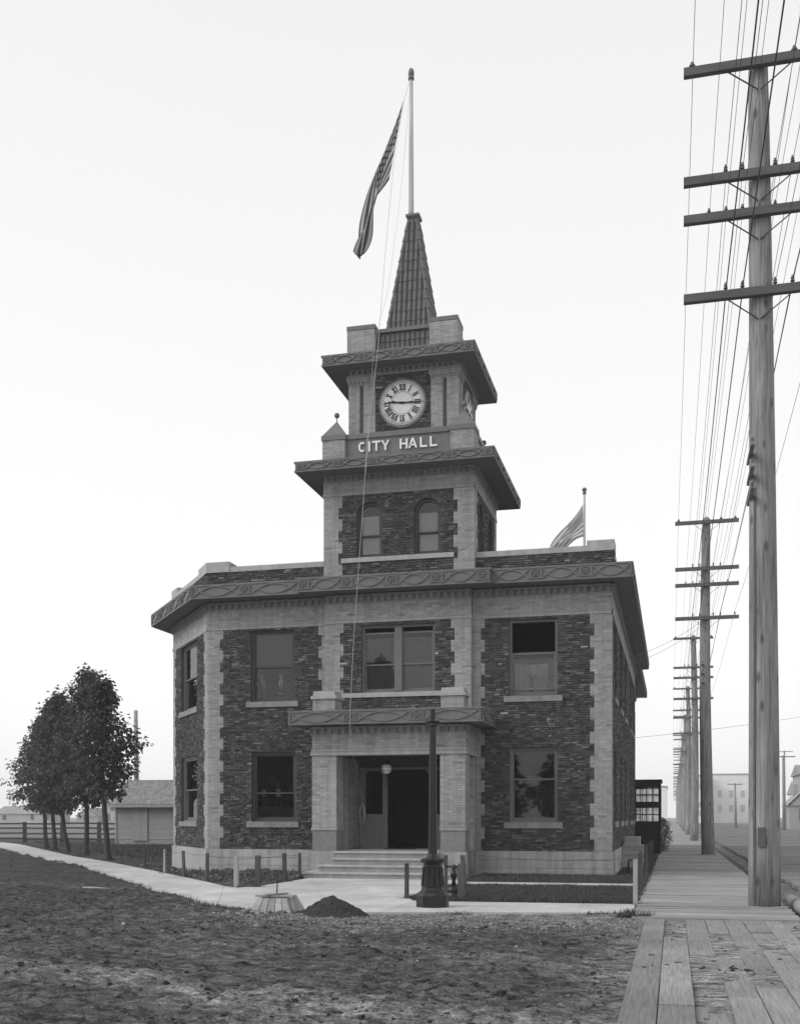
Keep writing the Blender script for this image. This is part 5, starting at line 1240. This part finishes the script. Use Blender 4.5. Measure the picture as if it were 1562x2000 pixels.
for ia, (dz, pins, kind) in enumerate(ARMS):
    for iq, q in enumerate(pins):
        r = .011 if (ia == 3 and iq in (0, 1, 3)) else .0055
        if ia in (2,): r = .0042
        pts = []
        sup = [(1.6, -7.0, 14.9)]+POLES[:9]
        for (xa, ya, ta), (xb, yb, tb) in zip(sup[:-1], sup[1:]):
            za, zb_ = ta+dz+.07+.15, tb+dz+.07+.15; n = 14 if ya < 60 else 6
            for k in range(n):
                t = k/n; pts.append((xa-.08+q+(xb-xa)*t, ya-.24+(yb-ya)*t, za+(zb_-za)*t-4*.30*t*(1-t)))
        pts.append((sup[-1][0]+q, sup[-1][1], sup[-1][2]+dz+.2))
        side = ['leftmost', 'second', 'middle', 'fourth', 'rightmost'] if len(pins) == 5 else (['leftmost', 'second', 'third', 'rightmost'] if len(pins) == 4 else ['leftmost', 'middle', 'rightmost'])
        tag(MB().tube(pts, r, 5, cap=False).build('line_wire', M_WIRE, None, smooth=True, fix=False), '%s line wire on the %s crossarm of the pole row' % (side[iq], names[ia]), 'wire', 'line wires strung from pole to pole')
def sagline(a, b_, sag, r, lab):
    pts = [tuple(Vector(a)*(1-k/20)+Vector(b_)*(k/20)+Vector((0, 0, -4*sag*(k/20)*(1-k/20)))) for k in range(21)]
    return tag(MB().tube(pts, r, 5).build('service_wire', M_WIRE, None, smooth=True), lab, 'wire', 'service wires crossing to the hall')
sagline((-1.45, 36.5, 6.75), (1.1, 46.2, 9.55), .15, .006, 'upper service wire from the side cornice to the second pole')
sagline((-1.45, 37.0, 6.60), (1.1, 46.2, 9.35), .15, .006, 'lower service wire from the side cornice to the second pole')
sagline((-1.9, 50, 5.1), (15, 62, 8.5), .3, .007, 'thin wire crossing the street behind the pole row')

# ================================================================== TREES
def tree(x, y_, top, base, rad, label, seed, lean=0.0, n_cl=300, per=18, leaf=.14, group='young maples along the oblique walk'):
    rg = np.random.default_rng(seed); t = thing('maple_tree', (x, y_, 0), label, 'tree', group)
    ax = lambda z: Vector((x+lean*min(z, base*1.2)/base, y_, z))
    m = MB(); zs = [-.1, .08, .3, .9, base*.7, base, base+.8, base+(top-base)*.55, top-.35]; rs = [.19, .14, .115, .10, .095, .09, .07, .045, .015]
    m.tube([ax(z)+Vector((rg.normal(0, .015), rg.normal(0, .015), 0)) for z in zs], rs, 10)
    cl = []
    while len(cl) < n_cl:
        a = rg.uniform(0, 2*math.pi); hh = rg.uniform(0, 1)
        prof = (math.sin(math.pi*min(1, hh*1.18+.10))**.75 if hh < .55 else (1-hh)**.72*1.42)
        rr = rad*prof*math.sqrt(rg.uniform(.12, 1.0)); rr *= 1+.30*math.sin(a*3+seed+hh*4)+.22*math.sin(a*5-hh*13+seed)
        z = base-.15+(top-base)*hh; cl.append(Vector((math.cos(a)*rr, math.sin(a)*rr, z)))
    for k in range(7): cl.append(Vector((rg.normal(0, .16), rg.normal(0, .16), top-.9+k*.15)))
    for k in range(0, len(cl), 8):
        c = cl[k]; z0 = max(base-.15, c.z-.75*math.hypot(c.x, c.y)-.2); p0 = ax(z0); p1 = ax(c.z)+Vector((c.x, c.y, 0)); mid = (p0+p1)/2+Vector((0, 0, .08))
        m.tube([p0, mid, p1], [.032, .02, .008], 5, cap=False)
    m.build('trunk', M_BARK, t, smooth=True, fix=False)
    vs_ = []; fs = []; tn = []
    for c in cl:
        c0 = ax(c.z)+Vector((c.x, c.y, 0)); sh = rg.uniform(.1, 1); sz = rg.uniform(.18, .38)
        for k in range(per):
            d = Vector(rg.normal(0, 1, 3)); d.z *= .6; d.normalize(); p = c0+d*sz*rg.uniform(.2, 1)
            out = (d+Vector((c.x, c.y, 0))*.25+Vector((0, 0, -.55))).normalized(); side = out.cross(Vector((rg.normal(0, .4), rg.normal(0, .4), 1))).normalized(); nn = side.cross(out)
            L_ = leaf*rg.uniform(.7, 1.4); W = L_*.42; b = len(vs_)
            vs_ += [tuple(p), tuple(p+out*L_*.5+side*W+nn*.02), tuple(p+out*L_+Vector((0, 0, -.03))), tuple(p+out*L_*.5-side*W+nn*.02)]; fs += [(b, b+1, b+2), (b, b+2, b+3)]; v_ = min(1, max(0, sh*sh*.65+rg.uniform(0, .35))); tn += [v_, v_]
    m2 = MB(); m2.v = vs_; m2.f = fs; m2.t = tn; m2.build('crown', M_LEAF, t, fix=False)
    return t
tree(-19.76, 35.67, 6.62, 2.5, 1.08, 'street maple nearest the hall, first of the row by the walk', 11, -.2, 240)
tree(-23.6, 40.8, 7.75, 2.3, 1.55, 'tallest street maple, second of the row from the hall', 23, .0, 360)
tree(-26.14, 43.6, 7.15, 2.1, 1.35, 'leaning street maple, middle of the row by the walk', 35, -.35)
tree(-28.33, 46.2, 7.0, 2.1, 1.45, 'street maple in the row, fourth from the hall', 47, -.2)
tree(-30.68, 49.2, 6.75, 2.15, 1.55, 'farthest street maple at the left end of the row', 59, -.2, 330)

# ================================================================== SHED, FENCE, ANNEX, BACKGROUND
sh = thing('shed', (-28.4, 57, 0), 'grey clapboard shed with shingle roof and plank doors behind the maples', 'shed')
MB().box(-30.9, -24.6, 56.72, 60.7, 0, 2.30).build('wall', M_BOARD, sh)
z = .32
while z < 2.28:
    MB().add([(-30.92, 56.695, z), (-24.6, 56.695, z), (-24.6, 56.72, z+.135), (-30.92, 56.72, z+.135), (-30.92, 56.72, z), (-24.6, 56.72, z)], [(0, 1, 2, 3), (0, 3, 4), (1, 5, 2), (0, 4, 5, 1)]).build('clapboard', M_BOARD, sh); z += .13
for xa in (-30.96, -24.66): MB().box(xa, xa+.1, 56.665, 56.72, 0, 2.3).build('corner_board', M_STAKEL, sh)
for xa in (-29.85, -26.75):
    d = MB().box(xa, xa+.92, 56.66, 56.70, .2, 2.22).build('door', M_BOARD, sh)
    for k in range(7): MB().box(xa+.005+k*.131, xa+.126+k*.131, 56.635, 56.662, .22, 2.2).build('plank', M_BOARD, d)
rf = MB(); rf.add([(-31.15, 56.35, 2.27), (-24.4, 56.35, 2.27), (-24.4, 58.7, 3.70), (-31.15, 58.7, 3.70), (-31.15, 61.05, 2.27), (-24.4, 61.05, 2.27), (-31.15, 56.35, 2.19), (-24.4, 56.35, 2.19), (-24.4, 58.7, 3.6), (-31.15, 58.7, 3.6), (-31.15, 61.05, 2.19), (-24.4, 61.05, 2.19)],
          [(0, 1, 2, 3), (3, 2, 5, 4), (0, 6, 7, 1), (6, 9, 8, 7), (9, 10, 11, 8), (0, 3, 9, 6), (3, 4, 10, 9), (1, 7, 8, 2), (2, 8, 11, 5), (4, 5, 11, 10)])
rfo = rf.build('roof', M_SHINGLE, sh); s_ = MB()
for r in range(17):
    t0 = r/17; t1 = (r+1.25)/17; y0 = 56.33+2.35*t0; z0 = 2.29+1.43*t0; y1 = 56.33+2.35*min(t1, 1); z1 = 2.285+1.43*min(t1, 1); x = -31.17-RNG.random()*.1
    while x < -24.4:
        w_ = RNG.uniform(.10, .18); o = RNG.uniform(.008, .02); s_.add([(x, y0, z0+o), (x+w_-.008, y0, z0+o), (x+w_-.008, y1, z1+.002), (x, y1, z1+.002), (x, y0, z0-.01), (x+w_-.008, y0, z0-.01)], [(0, 1, 2, 3), (4, 5, 1, 0)], RNG.uniform(.75, 1.25)); x += w_
s_.build('shingle', M_SHINGLE, rfo, kind='stuff', fix=False)
MB().box(-31.2, -24.4, 58.64, 58.76, 3.68, 3.74).build('ridge_board', M_SHINGLE, sh); MB().bar((-31.2, 56.33, 2.2), (-31.2, 58.7, 3.64), .05, .16).build('barge_board', M_STAKEL, sh); MB().box(-31.2, -24.4, 56.31, 56.35, 2.12, 2.27).build('eave_board', M_STAKEL, sh)
fe = thing('board_fence', (-40, 60, 0), 'low rail fence of weathered boards behind the row of maples', 'fence')
fxs = [-31.6, -33.9, -36.4, -39.0, -41.7, -44.5, -47.4, -50.4, -53.6]
for i, x in enumerate(fxs): MB().box(x-.09, x+.09, 60.0, 60.18, 0, 1.28).build('post', M_FENCE, fe)
for a, b_ in zip(fxs[:-1], fxs[1:]):
    for z in (.22, .55, .88, 1.16): MB().bar((a, 59.97, z+RNG.normal(0, .02)), (b_, 59.97, z+RNG.normal(0, .02)), .03, .10).build('board', M_FENCE, fe)
an = thing('annex', (-1.1, 46.6, 0), 'narrow black timber porch with two bands of small panes beside the boardwalk', 'annex')
AX0, AX1, AY0, AY1 = -1.68, -.52, 46.42, 49.4
def awall(F, L, skip=False):
    MB().fbox(F, 0, L, 0, .06, 0, 1.38).build('wall', M_BLACKP, an); MB().fbox(F, 0, L, 0, .06, 1.96, 2.20).build('wall', M_BLACKP, an); MB().fbox(F, 0, L, 0, .06, 2.80, 3.04).build('wall', M_BLACKP, an)
    for s in (0, L-.09): MB().fbox(F, s, s+.09, -.005, .065, 1.38, 2.80).build('post', M_BLACKP, an)
    n = max(2, int(round((L-.1)/.26)))
    for zl, zh in ((1.38, 1.96), (2.20, 2.80)):
        wm = MB(); p = (L-.18)/n
        for k in range(1, n): wm.fbox(F, .09+p*k-.018, .09+p*k+.018, .015, .05, zl, zh)
        wm.fbox(F, .09, L-.09, .016, .049, (zl+zh)/2-.02, (zl+zh)/2+.02); wo2 = wm.build('window', M_BLACKP, an)
        for k in range(n):
            for j in (0, 1): MB().fbox(F, .09+p*k+.02, .09+p*(k+1)-.02, .03, .033, zl+j*(zh-zl)/2+.02*j, zl+(j+1)*(zh-zl)/2-.02*(1-j)).build('pane', M_GLASS, wo2)
awall(Fr(AX0, AY0, 1, 0), AX1-AX0); awall(Fr(AX1, AY0, 0, 1), AY1-AY0); awall(Fr(AX1, AY1, -1, 0), AX1-AX0)
MB().box(AX0-.05, AX1+.06, AY0-.05, AY1+.05, 3.04, 3.12).build('roof', M_BLACKP, an)

def bush(name, x, y_, rx, rz, label, seed, n=1300, leaf=.09):
    rg = np.random.default_rng(seed); t = thing(name, (x, y_, 0), label, 'shrub'); m = MB(); br = MB()
    for k in range(12):
        a = rg.uniform(0, 6.28); br.tube([(x, y_, 0), (x+math.cos(a)*rx*.3, y_+math.sin(a)*rx*.3, rz*.5), (x+math.cos(a)*rx*.7, y_+math.sin(a)*rx*.7, rz*rg.uniform(.6, .95))], [.02, .014, .005], 5, cap=False)
    br.build('stem', M_BARK, t, fix=False)
    for k in range(n):
        a = rg.uniform(0, 6.28); e = rg.uniform(0, 1); r_ = rx*math.sqrt(rg.uniform(.1, 1))*(math.sin(math.pi*(e*.8+.15)))*(1+.25*math.sin(a*3+seed)); p = Vector((x+math.cos(a)*r_, y_+math.sin(a)*r_, rz*e)); d = Vector(rg.normal(0, 1, 3)).normalized(); s__ = d.cross(Vector(rg.normal(0, 1, 3))).normalized(); L_ = leaf*rg.uniform(.6, 1.4)
        m.add([p, p+d*L_*.5+s__*L_*.3, p+d*L_, p+d*L_*.5-s__*L_*.3], [(0, 1, 2, 3)], rg.random())
    m.build('foliage', M_LEAFHAZE, t, fix=False)
bush('shrub', -.45, 50.2, .42, 1.5, 'leafy shrub beside the boardwalk just behind the black annex', 4)
bush('shrub', -2.6, 61, 1.1, 2.9, 'tall shrub seen through the panes of the black annex', 6)
def pole_small(x, y_, h, arm, label, r=.12):
    p = thing('telephone_pole', (x, y_, 0), label, 'utility pole'); MB().tube([(x, y_, 0), (x-.1, y_, h)], [r, r*.65], 10).build('pole', M_POLE, p, smooth=True)
    if arm: MB().box(x-.1-arm, x-.1+arm, y_-.12, y_-.04, h-.22, h-.10).build('crossarm', M_ARM, p)
    return p
pole_small(-35.7, 68.4, 8.9, 0, 'bare pole rising behind the shed roof', .2)
pole_small(13.0, 139.5, 9.05, 1.35, 'lone pole with crossarm at the far right side of the street', .24); pole_small(9.1, 172, 6.7, 1.1, 'small pole with crossarm before the pale far buildings', .2)
pole_small(19.2, 205, 13.4, 1.4, 'distant pole with crossarm against the pale warehouse', .2)
def house(x0, x1, y0, y1, hw, hr, label, ridge='x', wins=(), name='house', cat='house', wall=None):
    wall = wall or M_FAR
    h = thing(name, ((x0+x1)/2, y0, 0), label, cat); MB().box(x0, x1, y0, y1, 0, hw).build('wall', wall, h)
    if hr > 0:
        m = MB()
        if ridge == 'x': ym = (y0+y1)/2; m.add([(x0-.3, y0-.3, hw-.1), (x1+.3, y0-.3, hw-.1), (x1+.3, y1+.3, hw-.1), (x0-.3, y1+.3, hw-.1), (x0-.3, ym, hw+hr), (x1+.3, ym, hw+hr)], [(0, 1, 5, 4), (2, 3, 4, 5), (0, 4, 3), (1, 2, 5), (0, 3, 2, 1)])
        else:
            xm = (x0+x1)/2; m.add([(x0-.3, y0-.25, hw-.1), (x1+.3, y0-.25, hw-.1), (x1+.3, y1+.3, hw-.1), (x0-.3, y1+.3, hw-.1), (xm, y0-.25, hw+hr), (xm, y1+.3, hw+hr)], [(0, 4, 5, 3), (1, 2, 5, 4), (0, 3, 2, 1), (3, 5, 2)])
            g_ = MB().add([(x0, y0-.02, hw-.1), (x1, y0-.02, hw-.1), (xm, y0-.02, hw+hr-.25), (x0, y0+.1, hw-.1), (x1, y0+.1, hw-.1), (xm, y0+.1, hw+hr-.25)], [(0, 1, 2), (5, 4, 3), (0, 3, 4, 1), (1, 4, 5, 2), (2, 5, 3, 0)]); g_.build('gable', wall, h); m.add([(x0-.3, y0-.2, hw-.1), (x1+.3, y0-.2, hw-.1), (xm, y0-.2, hw+hr-.1)], [(0, 1, 2)]) if False else None
        m.build('roof', M_FARR, h); q_ = x0+(x1-x0)*.32; MB().box(q_-.3, q_+.3, (y0+y1)/2-.3, (y0+y1)/2+.3, hw, hw+hr+.7).build('chimney', M_FARR, h)
    else: MB().box(x0-.15, x1+.15, y0-.15, y1+.15, hw, hw+.35).build('cornice', M_FARR, h)
    for (wx, wz, ww, wh) in wins:
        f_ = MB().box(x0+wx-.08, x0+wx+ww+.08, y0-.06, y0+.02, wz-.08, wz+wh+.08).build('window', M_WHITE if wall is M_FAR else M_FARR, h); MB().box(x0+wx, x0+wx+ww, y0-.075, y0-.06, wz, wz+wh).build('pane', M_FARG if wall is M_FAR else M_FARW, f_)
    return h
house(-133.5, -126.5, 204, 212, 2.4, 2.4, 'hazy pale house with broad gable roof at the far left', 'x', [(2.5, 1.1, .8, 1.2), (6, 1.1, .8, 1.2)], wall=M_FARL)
house(-122, -117, 207, 215, 1.9, 1.7, 'small hazy gabled house between the maple trunks', 'y', [(1.7, .9, .8, 1.1)], wall=M_FARL)
house(-117.2, -112.6, 209, 219, 4.6, 2.6, 'taller hazy house behind the shed', 'y', [(1, 1.0, .8, 1.3), (3, 1.0, .8, 1.3), (2, 3.0, .8, 1.1)], wall=M_FARL)
house(-141, -134.5, 206, 214, 2.4, 1.6, 'faint low house at the left edge beyond the fence', 'x', [(2, 1, .8, 1)], wall=M_FARL)
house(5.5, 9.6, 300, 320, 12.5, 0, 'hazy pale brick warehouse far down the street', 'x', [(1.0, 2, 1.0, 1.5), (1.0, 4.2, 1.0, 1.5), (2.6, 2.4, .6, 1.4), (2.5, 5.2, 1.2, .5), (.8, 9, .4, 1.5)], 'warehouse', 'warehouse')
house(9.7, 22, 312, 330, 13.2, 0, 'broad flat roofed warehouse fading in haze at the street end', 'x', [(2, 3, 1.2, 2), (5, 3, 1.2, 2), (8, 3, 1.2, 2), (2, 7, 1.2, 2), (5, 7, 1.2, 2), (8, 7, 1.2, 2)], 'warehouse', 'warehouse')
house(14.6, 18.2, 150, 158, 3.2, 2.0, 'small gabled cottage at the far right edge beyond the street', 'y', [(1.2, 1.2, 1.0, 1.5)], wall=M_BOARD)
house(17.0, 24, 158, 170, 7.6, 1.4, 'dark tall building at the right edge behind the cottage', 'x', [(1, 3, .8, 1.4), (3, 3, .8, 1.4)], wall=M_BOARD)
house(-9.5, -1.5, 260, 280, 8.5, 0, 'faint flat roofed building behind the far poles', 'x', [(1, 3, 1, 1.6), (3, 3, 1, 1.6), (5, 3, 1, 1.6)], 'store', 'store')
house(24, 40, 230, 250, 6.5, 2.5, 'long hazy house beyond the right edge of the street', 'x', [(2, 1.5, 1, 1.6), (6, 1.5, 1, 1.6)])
# houses and trees across the street behind the camera, seen only as dark reflections in the panes
for i, (x, y_, h, r_) in enumerate([(-38, -30, 9.5, 4.2), (-31.5, -27, 10, 4.0), (-24, -31, 15.0, 4.2), (-14.5, -29, 8.5, 3.4), (-7.5, -27, 7.6, 2.6)]):
    tree(x, y_, h, 1.6, r_, 'big tree %s' % ['at the far end of the opposite block', 'opposite the oblique walk', 'opposite the left wing', 'opposite the porch', 'opposite the right wing'][i], 100+i, 0, 300, 14, .5, 'trees across the street')
house(-44, -20, -46, -38, 6.2, 2.8, 'wide wooden house across the street facing the hall', 'x', [(2, 1.2, 1, 1.6), (8, 1.2, 1, 1.6)], wall=M_BOARD)

# ================================================================== GRASS, STONES, WEEDS
def blades(poly, n, h, seed, lab, dens=None, wdt=.010, z0=.0):
    rg = np.random.default_rng(seed); xs = [p[0] for p in poly]; ys = [p[1] for p in poly]
    x = rg.uniform(min(xs), max(xs), n*3); y_ = rg.uniform(min(ys), max(ys), n*3); k = inpoly(x, y_, poly)
    if dens is not None: k &= (fbm(x, y_, dens, 3, seed) > rg.uniform(.30, .62, len(x)))
    x = x[k][:n]; y_ = y_[k][:n]; n = len(x); hh = h*rg.uniform(.5, 1.5, n); a = rg.uniform(0, 2*np.pi, n); lx_ = rg.normal(0, .45, n)*hh; ly_ = rg.normal(0, .45, n)*hh; gz = ground_h(x, y_)
    v = np.zeros((n, 3, 3)); v[:, 0] = np.stack([x-np.cos(a)*wdt, y_-np.sin(a)*wdt, gz-.01], 1); v[:, 1] = np.stack([x+np.cos(a)*wdt, y_+np.sin(a)*wdt, gz-.01], 1); v[:, 2] = np.stack([x+lx_, y_+ly_, gz+hh], 1)
    me = bpy.data.meshes.new('grass'); me.vertices.add(n*3); me.vertices.foreach_set('co', v.ravel().astype(np.float32)); me.loops.add(n*3); me.loops.foreach_set('vertex_index', np.arange(n*3, dtype=np.int32)); me.polygons.add(n); me.polygons.foreach_set('loop_start', np.arange(0, n*3, 3, dtype=np.int32)); me.polygons.foreach_set('loop_total', np.full(n, 3, np.int32)); me.update(calc_edges=True)
    at = me.attributes.new('tone', 'FLOAT', 'FACE'); at.data.foreach_set('value', rg.uniform(0, 1, n).astype(np.float32)); me.materials.append(M_GRASS)
    o = bpy.data.objects.new('grass', me); COL.objects.link(o); return tag(o, lab, 'grass', kind='stuff')
blades(LAWN, 42000, .055, 1, 'short lawn between the front walk and the hall')
blades(STRIP, 24000, .06, 2, 'narrow grass strip along the right foundation and the side wall')
blades([(-40, 62), (-16, 33), (-9.2, 23), (-9.2, 28.8), (-13, 29), (-15.7, 32.5), (-15.7, 56), (-24, 56.5), (-31, 56.6), (-34, 60)], 42000, .085, 3, 'rough grass and weeds on the ground left of the hall', .9, .016)
blades([(-36.5, 54.5), (-28, 41.2), (-18.9, 31.3), (-14.2, 25.3), (-10.2, 20.0), (-7.4, 17.0), (-9, 13), (-40, 40)], 8000, .045, 4, 'sparse grass growing along the lower edge of the oblique walk', .8, .012)
blades([(-7, 16.6), (-.6, 17.6), (-.6, 16.2), (-5, 14.8), (-12, 9), (-13, 16)], 2500, .03, 5, 'sparse weeds in the trodden dirt by the kerb', .7, .009)
blades([(-.9, 17.1), (-.3, 17.2), (-.3, 17.7), (-.62, 17.75)], 420, .11, 6, 'tuft of dark weeds at the corner of boardwalk and walk', None, .012)
blades([(-.78, 19.8), (-.60, 19.8), (-.60, 45), (-.78, 45)], 5000, .10, 7, 'weeds fringing the edge of the boardwalk', 1.5, .012)
def tufts(pts, lab, h=.07, wdt=.008, seed=0):
    rg = np.random.default_rng(seed); m = MB()
    P_ = np.array(pts); gz = ground_h(P_[:, 0], P_[:, 1])
    for (x, y_), g in zip(P_, gz):
        a = rg.uniform(0, 6.28); hh = h*rg.uniform(.4, 1.6); c, s_ = math.cos(a)*wdt, math.sin(a)*wdt; g = max(g, -.02)
        m.add([(x-c, y_-s_, g-.01), (x+c, y_+s_, g-.01), (x+rg.normal(0, .4)*hh, y_+rg.normal(0, .4)*hh, g+hh)], [(0, 1, 2)], rg.random())
    return tag(m.build('grass', M_GRASS, None, fix=False, org=(0, 0, 0)), lab, 'grass', kind='stuff')
foot = []
for (x, y_) in [(a[0], a[1]) for a in SL+SR+SB]+[(-19.76, 35.67), (-23.6, 40.8), (-26.1, 43.6), (-28.3, 46.2), (-30.7, 49.2)]:
    k = .22 if x < -19 else .085
    for j in range(60 if x > -19 else 130): foot.append((x+RNG.normal(0, k), y_+RNG.normal(0, k)))
tufts(foot, 'weed tufts added as contact shade round the feet of stakes and tree trunks', .08, .009, 1)  # tufts added to darken the feet in place of contact shade
edge = []
for pl, n_ in ((ob_lo, 3200), (ob_up, 2200), ([(-8.0, 17.9), (-7.0, 17.15), (-6.1, 16.72), (-4.7, 16.97), (-3.58, 17.27), (-.62, 17.92)], 1500), ([(-4.88, 20.3), (-4.6, 19.8), (-4.2, 19.58), (-.7, 19.78)], 1300), ([(-4.85, 24.35), (-.8, 24.5)], 900), ([(-4.85, 25.72), (-.9, 25.9)], 900)):
    for k in range(n_):
        t = RNG.random(); q = along(pl, t)
        if fbm(np.array([q[0]]), np.array([q[1]]), 1.3, 2, 88)[0] < .42: continue
        edge.append((q[0]+RNG.normal(0, .06), q[1]+RNG.normal(0, .06)))
tufts(edge, 'ragged weeds and grass creeping over the edges of the walks', .05, .010, 2)
def rocks(spots, lab, tone=(.5, 1.6), nm='gravel', mt=None):
    base = [(-.5, -.5, -.35), (.5, -.45, -.35), (.45, .5, -.3), (-.5, .45, -.35), (-.3, -.3, .4), (.33, -.28, .3), (.28, .3, .42), (-.3, .3, .3)]; F_ = [(0, 3, 2, 1), (4, 5, 6, 7), (0, 1, 5, 4), (1, 2, 6, 5), (2, 3, 7, 6), (3, 0, 4, 7)]
    m = MB(); B = np.array(base); sp = np.array(spots); z = ground_h(sp[:, 0], sp[:, 1])
    for (x, y_, s_), zz in zip(spots, z):
        a = RNG.uniform(0, 6.28); q = B*s_*(1+RNG.normal(0, .18, B.shape)); q[:, 2] *= .65; R = np.array([[math.cos(a), -math.sin(a), 0], [math.sin(a), math.cos(a), 0], [0, 0, 1]]); q = q @ R.T; m.add([(x+p[0], y_+p[1], zz+p[2]+s_*.12) for p in q], F_, RNG.uniform(*tone))
    return tag(m.build(nm, mt or M_ROCK, None, fix=False, org=(0, 0, 0)), lab, 'stones', kind='stuff')
sp = []
for k in range(11000):
    x = RNG.uniform(-6.6, -.4); y_ = 17.2-abs(RNG.normal(0, 1.0)); 
    if y_ > 13.2: sp.append((x, min(y_, 17.0+.27*(x+4.7) if x > -4.7 else 16.7), RNG.uniform(.012, .034)))
rocks(sp, 'band of loose gravel along the front walk kerb', (.5, 1.7))
sp = [(RNG.uniform(-13, 2.5), RNG.uniform(7.5, 17), abs(RNG.normal(0, .018))+.008) for k in range(9000)]; sp = [p for p in sp if not inpoly(np.array([p[0]]), np.array([p[1]]), PATH_L)[0] and not (p[0] > -.5 and RNG.random() < .8)]
rocks(sp, 'small stones and clods scattered over the dirt street', (.14, .6))
sp = [(RNG.uniform(-14, -.8), 7.2+9.2*RNG.random()**1.2, abs(RNG.normal(0, .022))+.014) for k in range(2400)]
sp = [p for p in sp if fbm(np.array([p[0]]), np.array([p[1]*1.6]), .8, 3, 95)[0] > .50 and not inpoly(np.array([p[0]]), np.array([p[1]]), PATH_L)[0]]
rocks(sp, 'dark crumbled clods of soil strewn across the dirt street', (.6, 1.5), 'clods', M_SOIL)
sp = [(*p, RNG.uniform(.04, .13)) for p in zip(RNG.uniform(-16.3, -9.1, 1500), RNG.uniform(22.9, 32, 1500))]; sp = [p for p in sp if inpoly(np.array([p[0]]), np.array([p[1]]), BED)[0]]
rocks(sp, 'rubble and clods in the unplanted bed along the left foundation', (.25, .85), 'rubble')
sp = [(RNG.normal(-6.3, .5), 16.45-abs(RNG.normal(0, .25)), RNG.uniform(.02, .06)) for k in range(140)]; rocks(sp, 'pale rubble at the foot of the plank box', (.5, 2.0), 'rubble')
sp = [(RNG.uniform(-12, -1.5), RNG.uniform(8.5, 15), RNG.uniform(.03, .06)) for k in range(14)]; rocks(sp, 'a few larger pale stones lying in the dirt street', (1.2, 2.4), 'pebbles')
sp = [(RNG.normal(.6, .5), 11.6+RNG.normal(0, .12), RNG.uniform(.015, .05)) for k in range(40)]; rocks(sp, 'dark dung lumps on the plank crossing', (.12, .2), 'dung')

# ================================================================== HAZE
hz = MB().box(-520, 520, -120, 640, -1.4, 24.5).build('haze', M_BLACK, None); hz.data.materials.clear()
hm = bpy.data.materials.new('haze'); hm.use_nodes = True; n = hm.node_tree; n.nodes.clear(); pv = n.nodes.new('ShaderNodeVolumePrincipled'); pv.inputs['Color'].default_value = (.97, .97, .97, 1); pv.inputs['Density'].default_value = HAZE; pv.inputs['Anisotropy'].default_value = .3
no = n.nodes.new('ShaderNodeOutputMaterial'); n.links.new(pv.outputs[0], no.inputs['Volume']); hz.data.materials.append(hm); tag(hz, 'thin smoky haze over the town', 'haze', kind='stuff')

st_ = G(185, 1741); tag(MB().tube([st_+Vector((-.35, .12, .06)), st_+Vector((.0, .0, .07)), st_+Vector((.34, -.06, .06))], [.018, .022, .016], 7).build('stick', M_STAKEL, None, smooth=True), 'pale stick lying on the dirt below the oblique walk at the left', 'stick')
